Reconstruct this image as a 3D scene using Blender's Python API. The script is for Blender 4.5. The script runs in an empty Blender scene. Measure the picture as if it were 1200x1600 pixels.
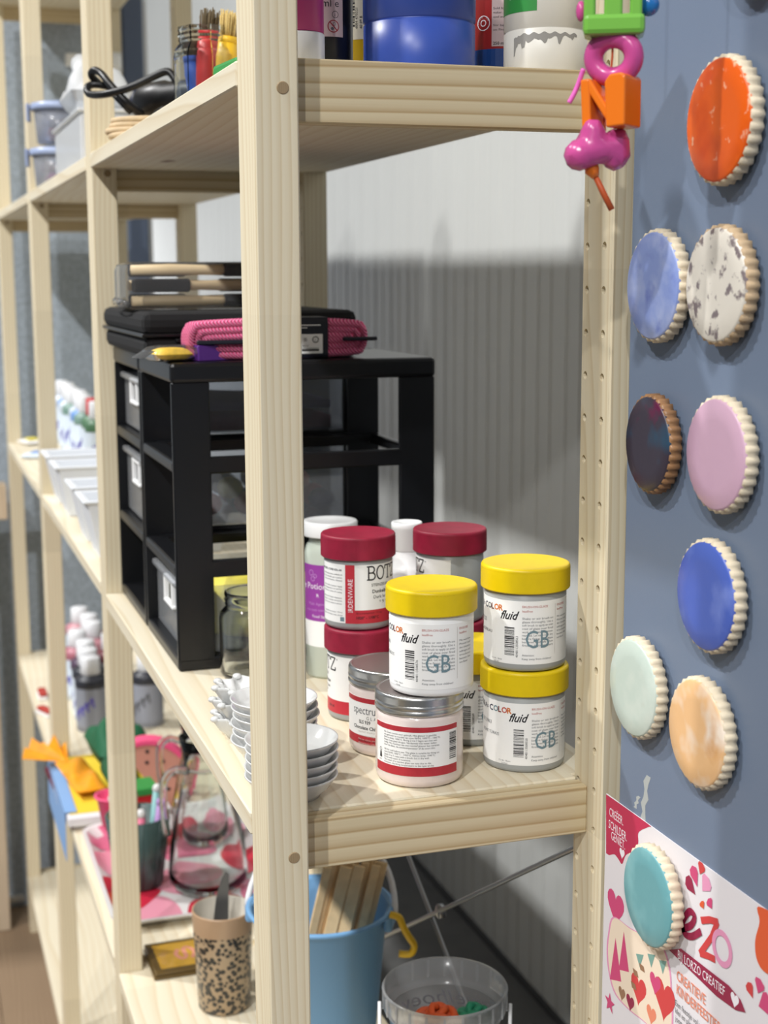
import bpy, bmesh, math, random
from mathutils import Vector, Matrix
random.seed(7)
SC = bpy.context.scene
COL = SC.collection
PI = math.pi

# ------------------------------------------------------------------ camera
CAMP = Vector((0.96634, -0.22923, 1.61488))
CR = Vector((0.31297713, 0.94975073, -0.00434323))
CU = Vector((-0.15078135, 0.05420183, 0.98708011))
CF = Vector((-0.93771547, 0.30827862, -0.16016864))
FPX = 2284.5
cd = bpy.data.cameras.new('camera'); cam = bpy.data.objects.new('camera', cd); COL.objects.link(cam)
m = Matrix((CR, CU, -CF)).transposed().to_4x4(); m.translation = CAMP
cam.matrix_world = m
cd.sensor_fit = 'VERTICAL'; cd.lens = 50.0; cd.sensor_height = 50.0 * 1600 / FPX; cd.sensor_width = cd.sensor_height * .75
cd.clip_start = .02; cd.clip_end = 60
cd.dof.use_dof = True; cd.dof.focus_distance = 1.09; cd.dof.aperture_fstop = 8.8
SC.camera = cam

# ------------------------------------------------------------------ world, lamps, exposure
w = bpy.data.worlds.new('world'); SC.world = w; w.use_nodes = True
bg = w.node_tree.nodes['Background']; bg.inputs['Color'].default_value = (.93, .97, 1.0, 1); bg.inputs['Strength'].default_value = .16
def area(name, loc, target, sx, sy, power, col=(1, .985, .95)):
    l = bpy.data.lights.new(name, 'AREA'); l.shape = 'RECTANGLE'; l.size = sx; l.size_y = sy; l.energy = power; l.color = col
    o = bpy.data.objects.new(name, l); COL.objects.link(o); o.location = loc
    o.rotation_euler = (Vector(target) - Vector(loc)).to_track_quat('-Z', 'Y').to_euler(); return o
for lx in (-3.2, .2, 3.6, 7.0):                      # row of high-bay hall lamps over the aisle
    area('hall_lamp', (lx, -3.34, 6.0), (lx * .7 - .5, .0, 1.2), .16, .16, {-3.2: 275, .2: 185, 3.6: 245, 7.0: 230}[lx], (1, .99, .975))
area('passage_fill', (-9.2, .30, 1.15), (-2.5, .95, 1.3), .9, 1.9, 120, (.97, .985, 1))      # unseen fill added at the passage's far end to brighten the shadowed back wall
SC.view_settings.view_transform = 'Standard'; SC.view_settings.look = 'None'
SC.view_settings.gamma = 1.0; SC.view_settings.use_curve_mapping = False
SC.view_settings.exposure = 0.0

# ------------------------------------------------------------------ pixel to place
def ray(x, y): return CF + CR * ((x - 600) / FPX) + CU * ((800 - y) / FPX)
def on(x, y, ax, v):
    d = ray(x, y); t = (v - CAMP[ax]) / d[ax]; return CAMP + d * t
def on_z(x, y, z): return on(x, y, 2, z)
def on_y(x, y, Y): return on(x, y, 1, Y)
def on_x(x, y, X): return on(x, y, 0, X)

# ------------------------------------------------------------------ materials
def lin(c):
    f = lambda v: v / 12.92 if v <= .04045 else ((v + .055) / 1.055) ** 2.4
    return tuple(f(v / 255) for v in c) + (1,)
MATS = {}
def mat(name, rgb, rough=.5, metal=0, noise=0, nscale=40, bump=0, bscale=200, trans=0, ior=1.45, coat=0, alpha=1, spec=.5, sss=0):
    if name in MATS: return MATS[name]
    m = bpy.data.materials.new(name); m.use_nodes = True; MATS[name] = m
    nt = m.node_tree; b = nt.nodes['Principled BSDF']; I = b.inputs
    c = lin(rgb); I['Base Color'].default_value = c; I['Roughness'].default_value = rough; I['Metallic'].default_value = metal
    I['IOR'].default_value = ior; I['Transmission Weight'].default_value = trans; I['Coat Weight'].default_value = coat
    I['Alpha'].default_value = alpha; I['Specular IOR Level'].default_value = spec
    if sss: I['Subsurface Weight'].default_value = sss; I['Subsurface Radius'].default_value = (.01, .01, .01)
    tc = nt.nodes.new('ShaderNodeTexCoord')
    if noise:
        n = nt.nodes.new('ShaderNodeTexNoise'); n.inputs['Scale'].default_value = nscale; n.inputs['Detail'].default_value = 4
        nt.links.new(tc.outputs['Object'], n.inputs['Vector'])
        r = nt.nodes.new('ShaderNodeValToRGB'); r.color_ramp.elements[0].position = .3; r.color_ramp.elements[1].position = .7
        r.color_ramp.elements[0].color = tuple(v * (1 - noise) for v in c[:3]) + (1,)
        r.color_ramp.elements[1].color = tuple(min(1, v * (1 + noise)) for v in c[:3]) + (1,)
        nt.links.new(n.outputs['Fac'], r.inputs['Fac']); nt.links.new(r.outputs['Color'], I['Base Color'])
    if bump:
        n = nt.nodes.new('ShaderNodeTexNoise'); n.inputs['Scale'].default_value = bscale; n.inputs['Detail'].default_value = 3
        nt.links.new(tc.outputs['Object'], n.inputs['Vector'])
        bp = nt.nodes.new('ShaderNodeBump'); bp.inputs['Strength'].default_value = bump; bp.inputs['Distance'].default_value = .002
        nt.links.new(n.outputs['Fac'], bp.inputs['Height']); nt.links.new(bp.outputs['Normal'], I['Normal'])
    return m
def clear(name, rgb=(245, 248, 250), opacity=.12, rough=.08, gloss=1.0):
    """thin clear plastic or glass sheet: mostly see-through with a real fresnel reflection"""
    if name in MATS: return MATS[name]
    m = bpy.data.materials.new(name); m.use_nodes = True; MATS[name] = m
    nt = m.node_tree; N = nt.nodes; L = nt.links
    out = N['Material Output']; b = N['Principled BSDF']; N.remove(b)
    tr = N.new('ShaderNodeBsdfTransparent'); tr.inputs['Color'].default_value = lin(rgb)
    df = N.new('ShaderNodeBsdfPrincipled'); df.inputs['Base Color'].default_value = lin(rgb); df.inputs['Roughness'].default_value = .35
    gl = N.new('ShaderNodeBsdfGlossy'); gl.inputs['Roughness'].default_value = rough
    m1 = N.new('ShaderNodeMixShader'); m1.inputs['Fac'].default_value = opacity
    L.new(tr.outputs[0], m1.inputs[1]); L.new(df.outputs[0], m1.inputs[2])
    lw = N.new('ShaderNodeLayerWeight'); lw.inputs['Blend'].default_value = .22
    mu = N.new('ShaderNodeMath'); mu.operation = 'MULTIPLY'; mu.inputs[1].default_value = .8 * gloss; L.new(lw.outputs['Fresnel'], mu.inputs[0])
    m2 = N.new('ShaderNodeMixShader'); L.new(mu.outputs[0], m2.inputs['Fac']); L.new(m1.outputs[0], m2.inputs[1]); L.new(gl.outputs[0], m2.inputs[2])
    L.new(m2.outputs[0], out.inputs['Surface']); return m

def wood(name, axis, light=(233, 223, 196), dark=(200, 175, 130), freq=95, amp=.012, rough=.55, knots=True, lines=.46):
    """pine: growth rings around a pith outside the piece, running along the given axis"""
    if name in MATS: return MATS[name]
    m = bpy.data.materials.new(name); m.use_nodes = True; MATS[name] = m
    nt = m.node_tree; N = nt.nodes; L = nt.links; b = N['Principled BSDF']; b.inputs['Roughness'].default_value = rough
    b.inputs['Specular IOR Level'].default_value = .3
    tc = N.new('ShaderNodeTexCoord'); oi = N.new('ShaderNodeObjectInfo')
    # turn so the length runs along Z
    mp = N.new('ShaderNodeMapping')
    if axis == 'X': mp.inputs['Rotation'].default_value = (0, PI / 2, 0)
    if axis == 'Y': mp.inputs['Rotation'].default_value = (PI / 2, 0, 0)
    L.new(tc.outputs['Object'], mp.inputs['Vector'])
    rnd = N.new('ShaderNodeMath'); rnd.operation = 'MULTIPLY'; rnd.inputs[1].default_value = 37.0; L.new(oi.outputs['Random'], rnd.inputs[0])
    # slow wander of the rings along the length
    st = N.new('ShaderNodeMapping'); st.inputs['Scale'].default_value = (7, 7, 1.1); L.new(mp.outputs[0], st.inputs['Vector'])
    n1 = N.new('ShaderNodeTexNoise'); n1.noise_dimensions = '4D'; n1.inputs['Scale'].default_value = 1.0; n1.inputs['Detail'].default_value = 2
    L.new(st.outputs[0], n1.inputs['Vector']); L.new(rnd.outputs[0], n1.inputs['W'])
    sb = N.new('ShaderNodeVectorMath'); sb.operation = 'SUBTRACT'; L.new(n1.outputs['Color'], sb.inputs[0]); sb.inputs[1].default_value = (.5, .5, .5)
    sc = N.new('ShaderNodeVectorMath'); sc.operation = 'SCALE'; sc.inputs['Scale'].default_value = amp * 6; L.new(sb.outputs[0], sc.inputs[0])
    ad = N.new('ShaderNodeVectorMath'); ad.operation = 'ADD'; L.new(mp.outputs[0], ad.inputs[0]); L.new(sc.outputs[0], ad.inputs[1])
    # pith offset, different for every piece
    cx = N.new('ShaderNodeMath'); cx.operation = 'MULTIPLY_ADD'; cx.inputs[1].default_value = .05; cx.inputs[2].default_value = .035; L.new(oi.outputs['Random'], cx.inputs[0])
    cb = N.new('ShaderNodeCombineXYZ'); L.new(cx.outputs[0], cb.inputs[0]); L.new(cx.outputs[0], cb.inputs[1])
    a2 = N.new('ShaderNodeVectorMath'); a2.operation = 'ADD'; L.new(ad.outputs[0], a2.inputs[0]); L.new(cb.outputs[0], a2.inputs[1])
    ml = N.new('ShaderNodeVectorMath'); ml.operation = 'MULTIPLY'; ml.inputs[1].default_value = (1, 1, .012); L.new(a2.outputs[0], ml.inputs[0])
    ln = N.new('ShaderNodeVectorMath'); ln.operation = 'LENGTH'; L.new(ml.outputs[0], ln.inputs[0])
    fr = N.new('ShaderNodeMath'); fr.operation = 'MULTIPLY'; fr.inputs[1].default_value = freq * 2.2; L.new(ln.outputs['Value'], fr.inputs[0])
    fc = N.new('ShaderNodeMath'); fc.operation = 'FRACT'; L.new(fr.outputs[0], fc.inputs[0])
    rp = N.new('ShaderNodeValToRGB'); E = rp.color_ramp.elements
    E[0].position = 0; E[0].color = (0, 0, 0, 1); E[1].position = 1; E[1].color = (.05, .05, .05, 1)
    for pos, v in ((.45, .18), (.78, .62), (.88, 1.0), (.95, .45)):
        e = E.new(pos); e.color = (v, v, v, 1)
    L.new(fc.outputs[0], rp.inputs['Fac'])
    # fine fibre
    sf = N.new('ShaderNodeMapping'); sf.inputs['Scale'].default_value = (420, 420, 7); L.new(mp.outputs[0], sf.inputs['Vector'])
    n2 = N.new('ShaderNodeTexNoise'); n2.inputs['Scale'].default_value = 1.0; n2.inputs['Detail'].default_value = 2; L.new(sf.outputs[0], n2.inputs['Vector'])
    mixf = N.new('ShaderNodeMath'); mixf.operation = 'MULTIPLY_ADD'; mixf.inputs[1].default_value = .22; L.new(n2.outputs['Fac'], mixf.inputs[0])
    lsc = N.new('ShaderNodeMath'); lsc.operation = 'MULTIPLY'; lsc.inputs[1].default_value = lines; L.new(rp.outputs['Color'], lsc.inputs[0]); L.new(lsc.outputs[0], mixf.inputs[2])
    mx = N.new('ShaderNodeMixRGB'); mx.inputs[1].default_value = lin(light); mx.inputs[2].default_value = lin(dark); L.new(mixf.outputs[0], mx.inputs['Fac'])
    # finger-jointed lengths differ a little in tone
    sp = N.new('ShaderNodeSeparateXYZ'); L.new(mp.outputs[0], sp.inputs[0])
    fl = N.new('ShaderNodeMath'); fl.operation = 'MULTIPLY_ADD'; fl.inputs[1].default_value = 2.3; L.new(sp.outputs['Z'], fl.inputs[0]); L.new(rnd.outputs[0], fl.inputs[2])
    fl2 = N.new('ShaderNodeMath'); fl2.operation = 'FLOOR'; L.new(fl.outputs[0], fl2.inputs[0])
    wn = N.new('ShaderNodeTexWhiteNoise'); wn.noise_dimensions = '1D'; L.new(fl2.outputs[0], wn.inputs['W'])
    hv = N.new('ShaderNodeHueSaturation'); mr = N.new('ShaderNodeMapRange'); mr.inputs['To Min'].default_value = .90; mr.inputs['To Max'].default_value = 1.03
    L.new(wn.outputs['Value'], mr.inputs['Value']); L.new(mr.outputs[0], hv.inputs['Value']); L.new(mx.outputs[0], hv.inputs['Color'])
    last = hv.outputs[0]
    if knots:
        kx = N.new('ShaderNodeMapping'); kx.inputs['Scale'].default_value = (9, 9, 3.2); L.new(mp.outputs[0], kx.inputs['Vector'])
        vo = N.new('ShaderNodeTexVoronoi'); vo.voronoi_dimensions = '4D'; vo.inputs['Scale'].default_value = 1.0; L.new(kx.outputs[0], vo.inputs['Vector']); L.new(rnd.outputs[0], vo.inputs['W'])
        kr = N.new('ShaderNodeValToRGB'); K = kr.color_ramp.elements; K[0].position = .055; K[0].color = (1, 1, 1, 1); K[1].position = .10; K[1].color = (0, 0, 0, 1)
        L.new(vo.outputs['Distance'], kr.inputs['Fac'])
        km = N.new('ShaderNodeMixRGB'); km.inputs[2].default_value = lin((132, 92, 55)); L.new(kr.outputs['Color'], km.inputs['Fac']); L.new(last, km.inputs[1]); last = km.outputs[0]
    L.new(last, b.inputs['Base Color'])
    bp = N.new('ShaderNodeBump'); bp.inputs['Strength'].default_value = .05; bp.inputs['Distance'].default_value = .001
    L.new(mixf.outputs[0], bp.inputs['Height']); bp.invert = True; L.new(bp.outputs['Normal'], b.inputs['Normal'])
    return m

# ------------------------------------------------------------------ mesh helpers
class MB:
    def __init__(s): s.v = []; s.f = []; s.sm = []
    def add(s, vs, fs, smooth=False):
        o = len(s.v); s.v += [tuple(v) for v in vs]; s.f += [tuple(i + o for i in f) for f in fs]; s.sm += [smooth] * len(fs); return s
    def box(s, c, d, b=0, M=None):
        """box at centre c with size d; b chamfers every edge"""
        hx, hy, hz = d[0] / 2, d[1] / 2, d[2] / 2
        if b <= 0:
            vs = [Vector((sx * hx, sy * hy, sz * hz)) for sx in (-1, 1) for sy in (-1, 1) for sz in (-1, 1)]
            fs = [(0, 1, 3, 2), (4, 6, 7, 5), (0, 4, 5, 1), (2, 3, 7, 6), (0, 2, 6, 4), (1, 5, 7, 3)]
        else:
            b = min(b, hx * .9, hy * .9, hz * .9)
            bm = bmesh.new(); bmesh.ops.create_cube(bm, size=1)
            for v in bm.verts: v.co = Vector((v.co.x * 2 * hx, v.co.y * 2 * hy, v.co.z * 2 * hz))
            bmesh.ops.bevel(bm, geom=bm.edges[:], offset=b, segments=2 if b > .0015 else 1, profile=.5, affect='EDGES')
            bm.verts.index_update(); vs = [v.co.copy() for v in bm.verts]; fs = [[v.index for v in f.verts] for f in bm.faces]; bm.free()
        T = Matrix.Translation(Vector(c))
        if M is not None: T = T @ M.to_4x4()
        return s.add([T @ v for v in vs], fs)
    def lathe(s, prof, n=40, c=(0, 0, 0), smooth=True, a0=0, a1=2 * PI, M=None, sx=1, sy=1):
        full = abs(a1 - a0 - 2 * PI) < 1e-6; k = n if full else n + 1
        vs = []; fs = []; idx = []
        for r, z in prof:
            if r < 1e-7 and full: idx.append([len(vs)] * k); vs.append(Vector((0, 0, z)))
            else:
                idx.append(list(range(len(vs), len(vs) + k)))
                for i in range(k):
                    a = a0 + (a1 - a0) * i / n; vs.append(Vector((r * math.cos(a) * sx, r * math.sin(a) * sy, z)))
        for j in range(len(prof) - 1):
            for i in range(n):
                i2 = (i + 1) % k
                q = [idx[j][i], idx[j][i2], idx[j + 1][i2], idx[j + 1][i]]
                q = [x for t, x in enumerate(q) if x not in q[:t]]
                if len(q) > 2: fs.append(q)
        T = Matrix.Translation(Vector(c))
        if M is not None: T = T @ M.to_4x4()
        return s.add([T @ v for v in vs], fs, smooth)
    def tube(s, pts, r, n=10, caps=True, closed=False, smooth=True):
        pts = [Vector(p) for p in pts]; k = len(pts); rr = r if isinstance(r, (list, tuple)) else [r] * k
        vs = []; fs = []; prev = None
        for i, p in enumerate(pts):
            a = pts[(i - 1) % k] if (i > 0 or closed) else p; b = pts[(i + 1) % k] if (i < k - 1 or closed) else p
            t = (b - a).normalized()
            if prev is None:
                u = t.orthogonal().normalized()
            else: u = (prev - t * prev.dot(t)); u = u.normalized() if u.length > 1e-6 else t.orthogonal().normalized()
            prev = u; q = t.cross(u)
            for j in range(n):
                an = 2 * PI * j / n; vs.append(p + (u * math.cos(an) + q * math.sin(an)) * rr[i])
        for i in range(k if closed else k - 1):
            for j in range(n):
                A = i * n; B = ((i + 1) % k) * n; j2 = (j + 1) % n; fs.append((A + j, A + j2, B + j2, B + j))
        if caps and not closed: fs.append(tuple(range(n))[::-1]); fs.append(tuple((k - 1) * n + j for j in range(n)))
        return s.add(vs, fs, smooth)
    def prism(s, poly, z0, z1, M=None, smooth=False):
        n = len(poly); vs = [Vector((x, y, z0)) for x, y in poly] + [Vector((x, y, z1)) for x, y in poly]
        fs = [tuple(range(n))[::-1], tuple(range(n, 2 * n))] + [(i, (i + 1) % n, n + (i + 1) % n, n + i) for i in range(n)]
        if M is not None: vs = [M @ v for v in vs]
        return s.add(vs, fs, smooth)
    def ball(s, c, r, n=16, sc=(1, 1, 1), M=None):
        pr = [(math.sin(PI * i / (n // 2)) * r if 0 < i < n // 2 else 0, -math.cos(PI * i / (n // 2)) * r) for i in range(n // 2 + 1)]
        t = MB().lathe(pr, n); T = Matrix.Translation(Vector(c)) @ (M.to_4x4() if M is not None else Matrix()) @ Matrix.Diagonal((*sc, 1))
        return s.add([T @ Vector(v) for v in t.v], t.f, True)
    def mesh(s, name):
        me = bpy.data.meshes.new(name); me.from_pydata(s.v, [], s.f); me.polygons.foreach_set('use_smooth', s.sm)
        bm = bmesh.new(); bm.from_mesh(me); bmesh.ops.recalc_face_normals(bm, faces=bm.faces[:]); bm.to_mesh(me); bm.free(); me.update(); return me
    def build(s, name, material, parent=None, loc=None, rot=None, label=None):
        return link(name, s.mesh(name), material, parent, loc, rot, label)
def link(name, me, material, parent=None, loc=None, rot=None, label=None):
    if isinstance(material, str): material = MATS[material]
    if material is not None and not me.materials: me.materials.append(material)
    o = bpy.data.objects.new(name, me); COL.objects.link(o)
    if parent: o.parent = parent
    if loc is not None: o.location = loc
    if rot is not None: o.rotation_euler = rot
    if label: o['label'] = label
    return o
def tag(o, label, cat, group=None):
    o['label'] = label; o['category'] = cat
    if group: o['group'] = group
    return o
def thing(name, label, cat, loc=(0, 0, 0), rot=(0, 0, 0), group=None):
    o = bpy.data.objects.new(name, None); COL.objects.link(o); o.empty_display_size = .02
    o.location = loc; o.rotation_euler = rot if hasattr(rot, '__len__') else (0, 0, rot); return tag(o, label, cat, group)
def dup(root, loc, rot, label, group=None):
    def cp(o, par):
        c = o.copy(); COL.objects.link(c); c.parent = par
        for ch in list(o.children): cp(ch, c)
        return c
    r = cp(root, None); r.location = loc; r.rotation_euler = rot if hasattr(rot, '__len__') else (0, 0, rot); r['label'] = label
    if group: r['group'] = group
    return r
def struct(o): o['kind'] = 'structure'; return o
def stuff(o): o['kind'] = 'stuff'; return o
RX = lambda a: Matrix.Rotation(a, 4, 'X')
RY = lambda a: Matrix.Rotation(a, 4, 'Y')
RZ = lambda a: Matrix.Rotation(a, 4, 'Z')

# lettering: outlines of the built-in font as flat meshes, mapped onto flat or round surfaces
TXT = {}
def text2d(s, size, bold=0, shear=0, align='LEFT', narrow=1):
    key = (s, bold, shear)
    if key not in TXT:
        c = bpy.data.curves.new('t', 'FONT'); c.body = s; c.size = 1; c.resolution_u = 2; c.offset = bold; c.shear = shear; c.fill_mode = 'FRONT'
        o = bpy.data.objects.new('t', c); COL.objects.link(o)
        me = o.to_mesh(); vs = [v.co.copy() for v in me.vertices]; fs = [tuple(p.vertices) for p in me.polygons]; o.to_mesh_clear()
        bpy.data.objects.remove(o); bpy.data.curves.remove(c); TXT[key] = (vs, fs)
    vs, fs = TXT[key]
    if not vs: return [], []
    x0 = min(v.x for v in vs); x1 = max(v.x for v in vs); sh = {'LEFT': -x0, 'CENTER': -(x0 + x1) / 2, 'RIGHT': -x1}[align]
    return [((v.x + sh) * size * narrow, v.y * size) for v in vs], fs
class Print:
    """flat print: pieces in (u, v) on a label, sliced so that they follow a round surface"""
    def __init__(s): s.v = []; s.f = []
    def addp(s, vs, fs): o = len(s.v); s.v += vs; s.f += [tuple(i + o for i in f) for f in fs]
    def text(s, t, u, v, size, rot=0, **k):
        vs, fs = text2d(t, size, **k); c, d = math.cos(rot), math.sin(rot)
        s.addp([(u + x * c - y * d, v + x * d + y * c) for x, y in vs], fs); return s
    def rect(s, u0, v0, u1, v1): s.addp([(u0, v0), (u1, v0), (u1, v1), (u0, v1)], [(0, 1, 2, 3)]); return s
    def poly(s, pts): s.addp(list(pts), [tuple(range(len(pts)))]); return s
    def disc(s, u, v, r, n=20, ry=None): ry = ry or r; return s.poly([(u + r * math.cos(2 * PI * i / n), v + ry * math.sin(2 * PI * i / n)) for i in range(n)])
    def ring(s, u, v, r, w, n=24):
        p = [(u + R * math.cos(2 * PI * i / n), v + R * math.sin(2 * PI * i / n)) for R in (r, r - w) for i in range(n)]
        s.addp(p, [(i, (i + 1) % n, n + (i + 1) % n, n + i) for i in range(n)]); return s
    def stroke(s, pts, w):
        pts = [Vector(p) for p in pts]
        L = []; R = []
        for i, p in enumerate(pts):
            t = (pts[min(i + 1, len(pts) - 1)] - pts[max(i - 1, 0)]).normalized(); n = Vector((-t.y, t.x)) * w / 2
            L.append(p + n); R.append(p - n)
        q = [(a.x, a.y) for a in L + R]; k = len(pts); s.addp(q, [(i, i + 1, k + i + 1, k + i) for i in range(k - 1)]); return s
    def bars(s, u0, v0, u1, v1, n=26, vertical=False, seed=1):
        rr = random.Random(seed); x = 0; L = []
        while x < n: wd = rr.choice((.5, .5, 1, 1.4)); L.append((x, x + wd)); x += wd + rr.choice((.5, .6, 1.1))
        for a, b in L:
            if b > n: break
            if vertical: s.rect(u0, v0 + (v1 - v0) * a / n, u1, v0 + (v1 - v0) * b / n)
            else: s.rect(u0 + (u1 - u0) * a / n, v0, u0 + (u1 - u0) * b / n, v1)
        return s
    def lines(s, u0, v0, w, size, rows, gap=1.35, seed=3, **k):
        for i, t in enumerate(rows):
            vs, fs = text2d(t, size, **k)
            if not vs: continue
            tw = max(x for x, y in vs); f = 1 if (i == len(rows) - 1 and tw < w * .8) else w / tw
            s.addp([(u0 + x * f, v0 - i * size * gap + y) for x, y in vs], fs)
        return s
    def build(s, name, material, parent, fmap, step=.003, thick=None):
        bm = bmesh.new(); bv = [bm.verts.new((x, y, 0)) for x, y in s.v]
        for f in s.f:
            try: bm.faces.new([bv[i] for i in f])
            except ValueError: pass
        if step and s.v:
            x0 = min(x for x, y in s.v); x1 = max(x for x, y in s.v); x = math.ceil(x0 / step) * step
            while x < x1:
                bmesh.ops.bisect_plane(bm, geom=bm.verts[:] + bm.edges[:] + bm.faces[:], dist=1e-7, plane_co=(x, 0, 0), plane_no=(1, 0, 0)); x += step
        for v in bm.verts: v.co = Vector(fmap(v.co.x, v.co.y))
        me = bpy.data.meshes.new(name); bm.to_mesh(me); bm.free()
        return link(name, me, material, parent)
def cyl_map(R, a0=0): return lambda u, v: (R * math.cos(a0 + u / R), R * math.sin(a0 + u / R), v)
def smoothpath(pts, sub=6, closed=False):
    pts = [Vector(p) for p in pts]; n = len(pts); out = []
    for i in range(n if closed else n - 1):
        g = lambda k: pts[k % n] if closed else pts[max(0, min(n - 1, k))]
        p0, p1, p2, p3 = g(i - 1), g(i), g(i + 1), g(i + 2)
        for j in range(sub):
            t = j / sub; out.append(.5 * ((2 * p1) + (p2 - p0) * t + (2 * p0 - 5 * p1 + 4 * p2 - p3) * t * t + (3 * p1 - p0 - 3 * p2 + p3) * t ** 3))
    if not closed: out.append(pts[-1])
    return out
# ------------------------------------------------------------------ the setting
PA, PB, PD, PITCH, PH = .0485, .0304, .2934, .85, 2.26      # post width along X, along Y, frame depth, bay pitch, post height
ZU, ZM, ZL, ZB = 1.760, 1.2210, .712, .155                    # tops of the shelf boards
BT = .0175
wood('pine_post', 'Z'); wood('pine_board', 'X', light=(233, 225, 203), dark=(206, 184, 144), freq=34, amp=.016, lines=.45)
wood('pine_rail', 'Y', light=(218, 204, 170), dark=(174, 146, 102), freq=62, amp=.004, knots=False, lines=.8)
wood('floor_wood', 'X', light=(158, 136, 112), dark=(122, 98, 76), freq=40, amp=.02, rough=.45)
mat('concrete', (80, 80, 79), .85, noise=.18, nscale=9, bump=.2, bscale=120)
mat('white_sheet', (186, 188, 186), .7, noise=.02, nscale=3)
mat('felt_grey', (166, 177, 188), .9, noise=.2, nscale=110, bump=.3, bscale=300)
mat('blue_grey_trim', (88, 100, 122), .5)
mat('slate_panel', (109, 123, 145), .42, noise=.02, nscale=6, bump=.04, bscale=900)
mat('white_trim', (215, 214, 210), .5)
mat('dark_trim', (45, 45, 46), .7)

fl = struct(MB().box((-2, .3, -.03), (12, 9, .06)).build('floor', 'concrete'))
pk = MB().box((.6, .0955, .004), (1.2, .191, .008), .0012).mesh('plank')
r = random.Random(3)
for j in range(9):
    off = r.uniform(-1.2, 0)
    for i in range(5):
        o = link('plank', pk, 'floor_wood', fl, (-4.2 + i * 1.2013 + off, -1.44 + j * .1922, 0))
# ribbed white sheet wall: pressed sheets one metre wide, grooves every 14 cm
WY = 1.06
wb = struct(MB().box((-4, WY + .045, 1.6), (8.6, .05, 3.2)).build('wall_back', 'white_sheet'))
def sheet_profile(n=8, p=.14):
    pts = []
    for i in range(n):
        x = i * p
        pts += [(x, .004), (x + .004, 0), (x + .066, 0), (x + .070, -.0012), (x + .074, 0), (x + .1355, 0)]
    pts.append((n * p - .001, .004)); return pts
sp = sheet_profile(); sh = MB()
vs = [(x, y, 0) for x, y in sp] + [(x, y, 3.2) for x, y in sp]; n = len(sp)
sh.add(vs, [(i, i + 1, n + i + 1, n + i) for i in range(n - 1)]); sheet = sh.mesh('panel')
for k in range(7): link('panel', sheet, 'white_sheet', wb, (-7.3 + k * 1.121, WY, 0))
MB().box((-4, WY - .004, .004), (8.6, .012, .022)).build('joint_strip', 'dark_trim', wb)
# dark felt-grey partition closing the row, with its blue-grey end post and pale skirting
PX = -2.72
wl = struct(MB().box((PX - .5, -1.80, 1.18), (1.0, 4.24, 2.36)).build('wall_left', 'felt_grey'))  # unseen depth and top shaped so the back wall's shadow carries on
MB().box((PX - .47, .345, 1.175), (.97, .05, 2.35), .004).build('end_post', 'blue_grey_trim', wl)
MB().box((PX - .05, .378, 1.14), (.05, .016, 2.28), .002).build('end_seal', 'white_trim', wl)
struct(MB().box((PX + .006, -1.95, .032), (.012, 3.9, .016), .002).build('baseboard_left', 'white_trim'))
# slate-grey magnetic panel on the right
GY = .262
wr = struct(MB().box((1.029, GY + .10, 1.053), (2.0, .20, 2.106), .003).build('wall_right', 'slate_panel'))

# ------------------------------------------------------------------ pine shelving: four ladder frames, boards lying between them
def post_mesh(holes):
    mb = MB(); z0, z1 = 0, PH; x0, x1 = -PA, 0; y1 = PB; c = .0012
    if not holes:
        return mb.box((-PA / 2, PB / 2, PH / 2), (PA, PB, PH), c).mesh('post')
    # -Y face carries two columns of drilled holes, the rest of the post is plain
    cols = [(-.0410, x0 + c, -.0262), (-.0130, -.0262, x1 - c)]; pz = .032; rad = .0032; N = 10
    zs = [.035 + .032 * k for k in range(67)]
    V = []; F = []; S = []
    def v(*p): V.append(p); return len(V) - 1
    for hx, xa, xb in cols:
        zb = 0
        for z in zs:
            lo, hi = z - .016, z + .016
            if lo > zb: F.append((v(xa, 0, zb), v(xb, 0, zb), v(xb, 0, lo), v(xa, 0, lo)))
            zb = hi
            o = []
            for k in range(N):
                a = 2 * PI * (k + .5) / N; dx, dz = math.cos(a), math.sin(a)
                t = min(((xb - hx) / dx if dx > 1e-6 else (xa - hx) / dx if dx < -1e-6 else 9), (.016 / abs(dz) if abs(dz) > 1e-6 else 9))
                o.append((hx + dx * t, z + dz * t))
            oi = [v(x, 0, zz) for x, zz in o]
            ii = [v(hx + rad * math.cos(2 * PI * (k + .5) / N), 0, z + rad * math.sin(2 * PI * (k + .5) / N)) for k in range(N)]
            bi = [v(V[i][0], .012, V[i][2]) for i in ii]
            for k in range(N):
                k2 = (k + 1) % N
                F.append((oi[k], oi[k2], ii[k2], ii[k])); F.append((ii[k], ii[k2], bi[k2], bi[k]))
            F.append(tuple(bi))
            for cx, cz in ((xa, lo), (xb, lo), (xb, hi), (xa, hi)):       # corner slivers of the cell
                near = sorted(range(N), key=lambda k: (o[k][0] - cx) ** 2 + (o[k][1] - cz) ** 2)[:2]
                F.append((v(cx, 0, cz), oi[near[0]], oi[near[1]]))
        F.append((v(xa, 0, zb), v(xb, 0, zb), v(xb, 0, z1), v(xa, 0, z1)))
    q = [(x0 + c, 0), (x1 - c, 0), (x1, c), (x1, y1), (x0, y1), (x0, c)]
    b = [v(x, y, z0) for x, y in q]; t = [v(x, y, z1) for x, y in q]
    for i in range(1, 6): F.append((b[i], b[(i + 1) % 6], t[(i + 1) % 6], t[i]))
    F += [tuple(b[::-1]), tuple(t)]
    mb.add(V, F); return mb.mesh('post')
post_plain = post_mesh(False); post_holes = post_mesh(True)
rail_me = {}
def rail(h):
    if h not in rail_me: rail_me[h] = MB().box((0, (PD - 2 * PB) / 2, 0), (.0165, PD - 2 * PB, h), .001).mesh('rail')
    return rail_me[h]
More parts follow.
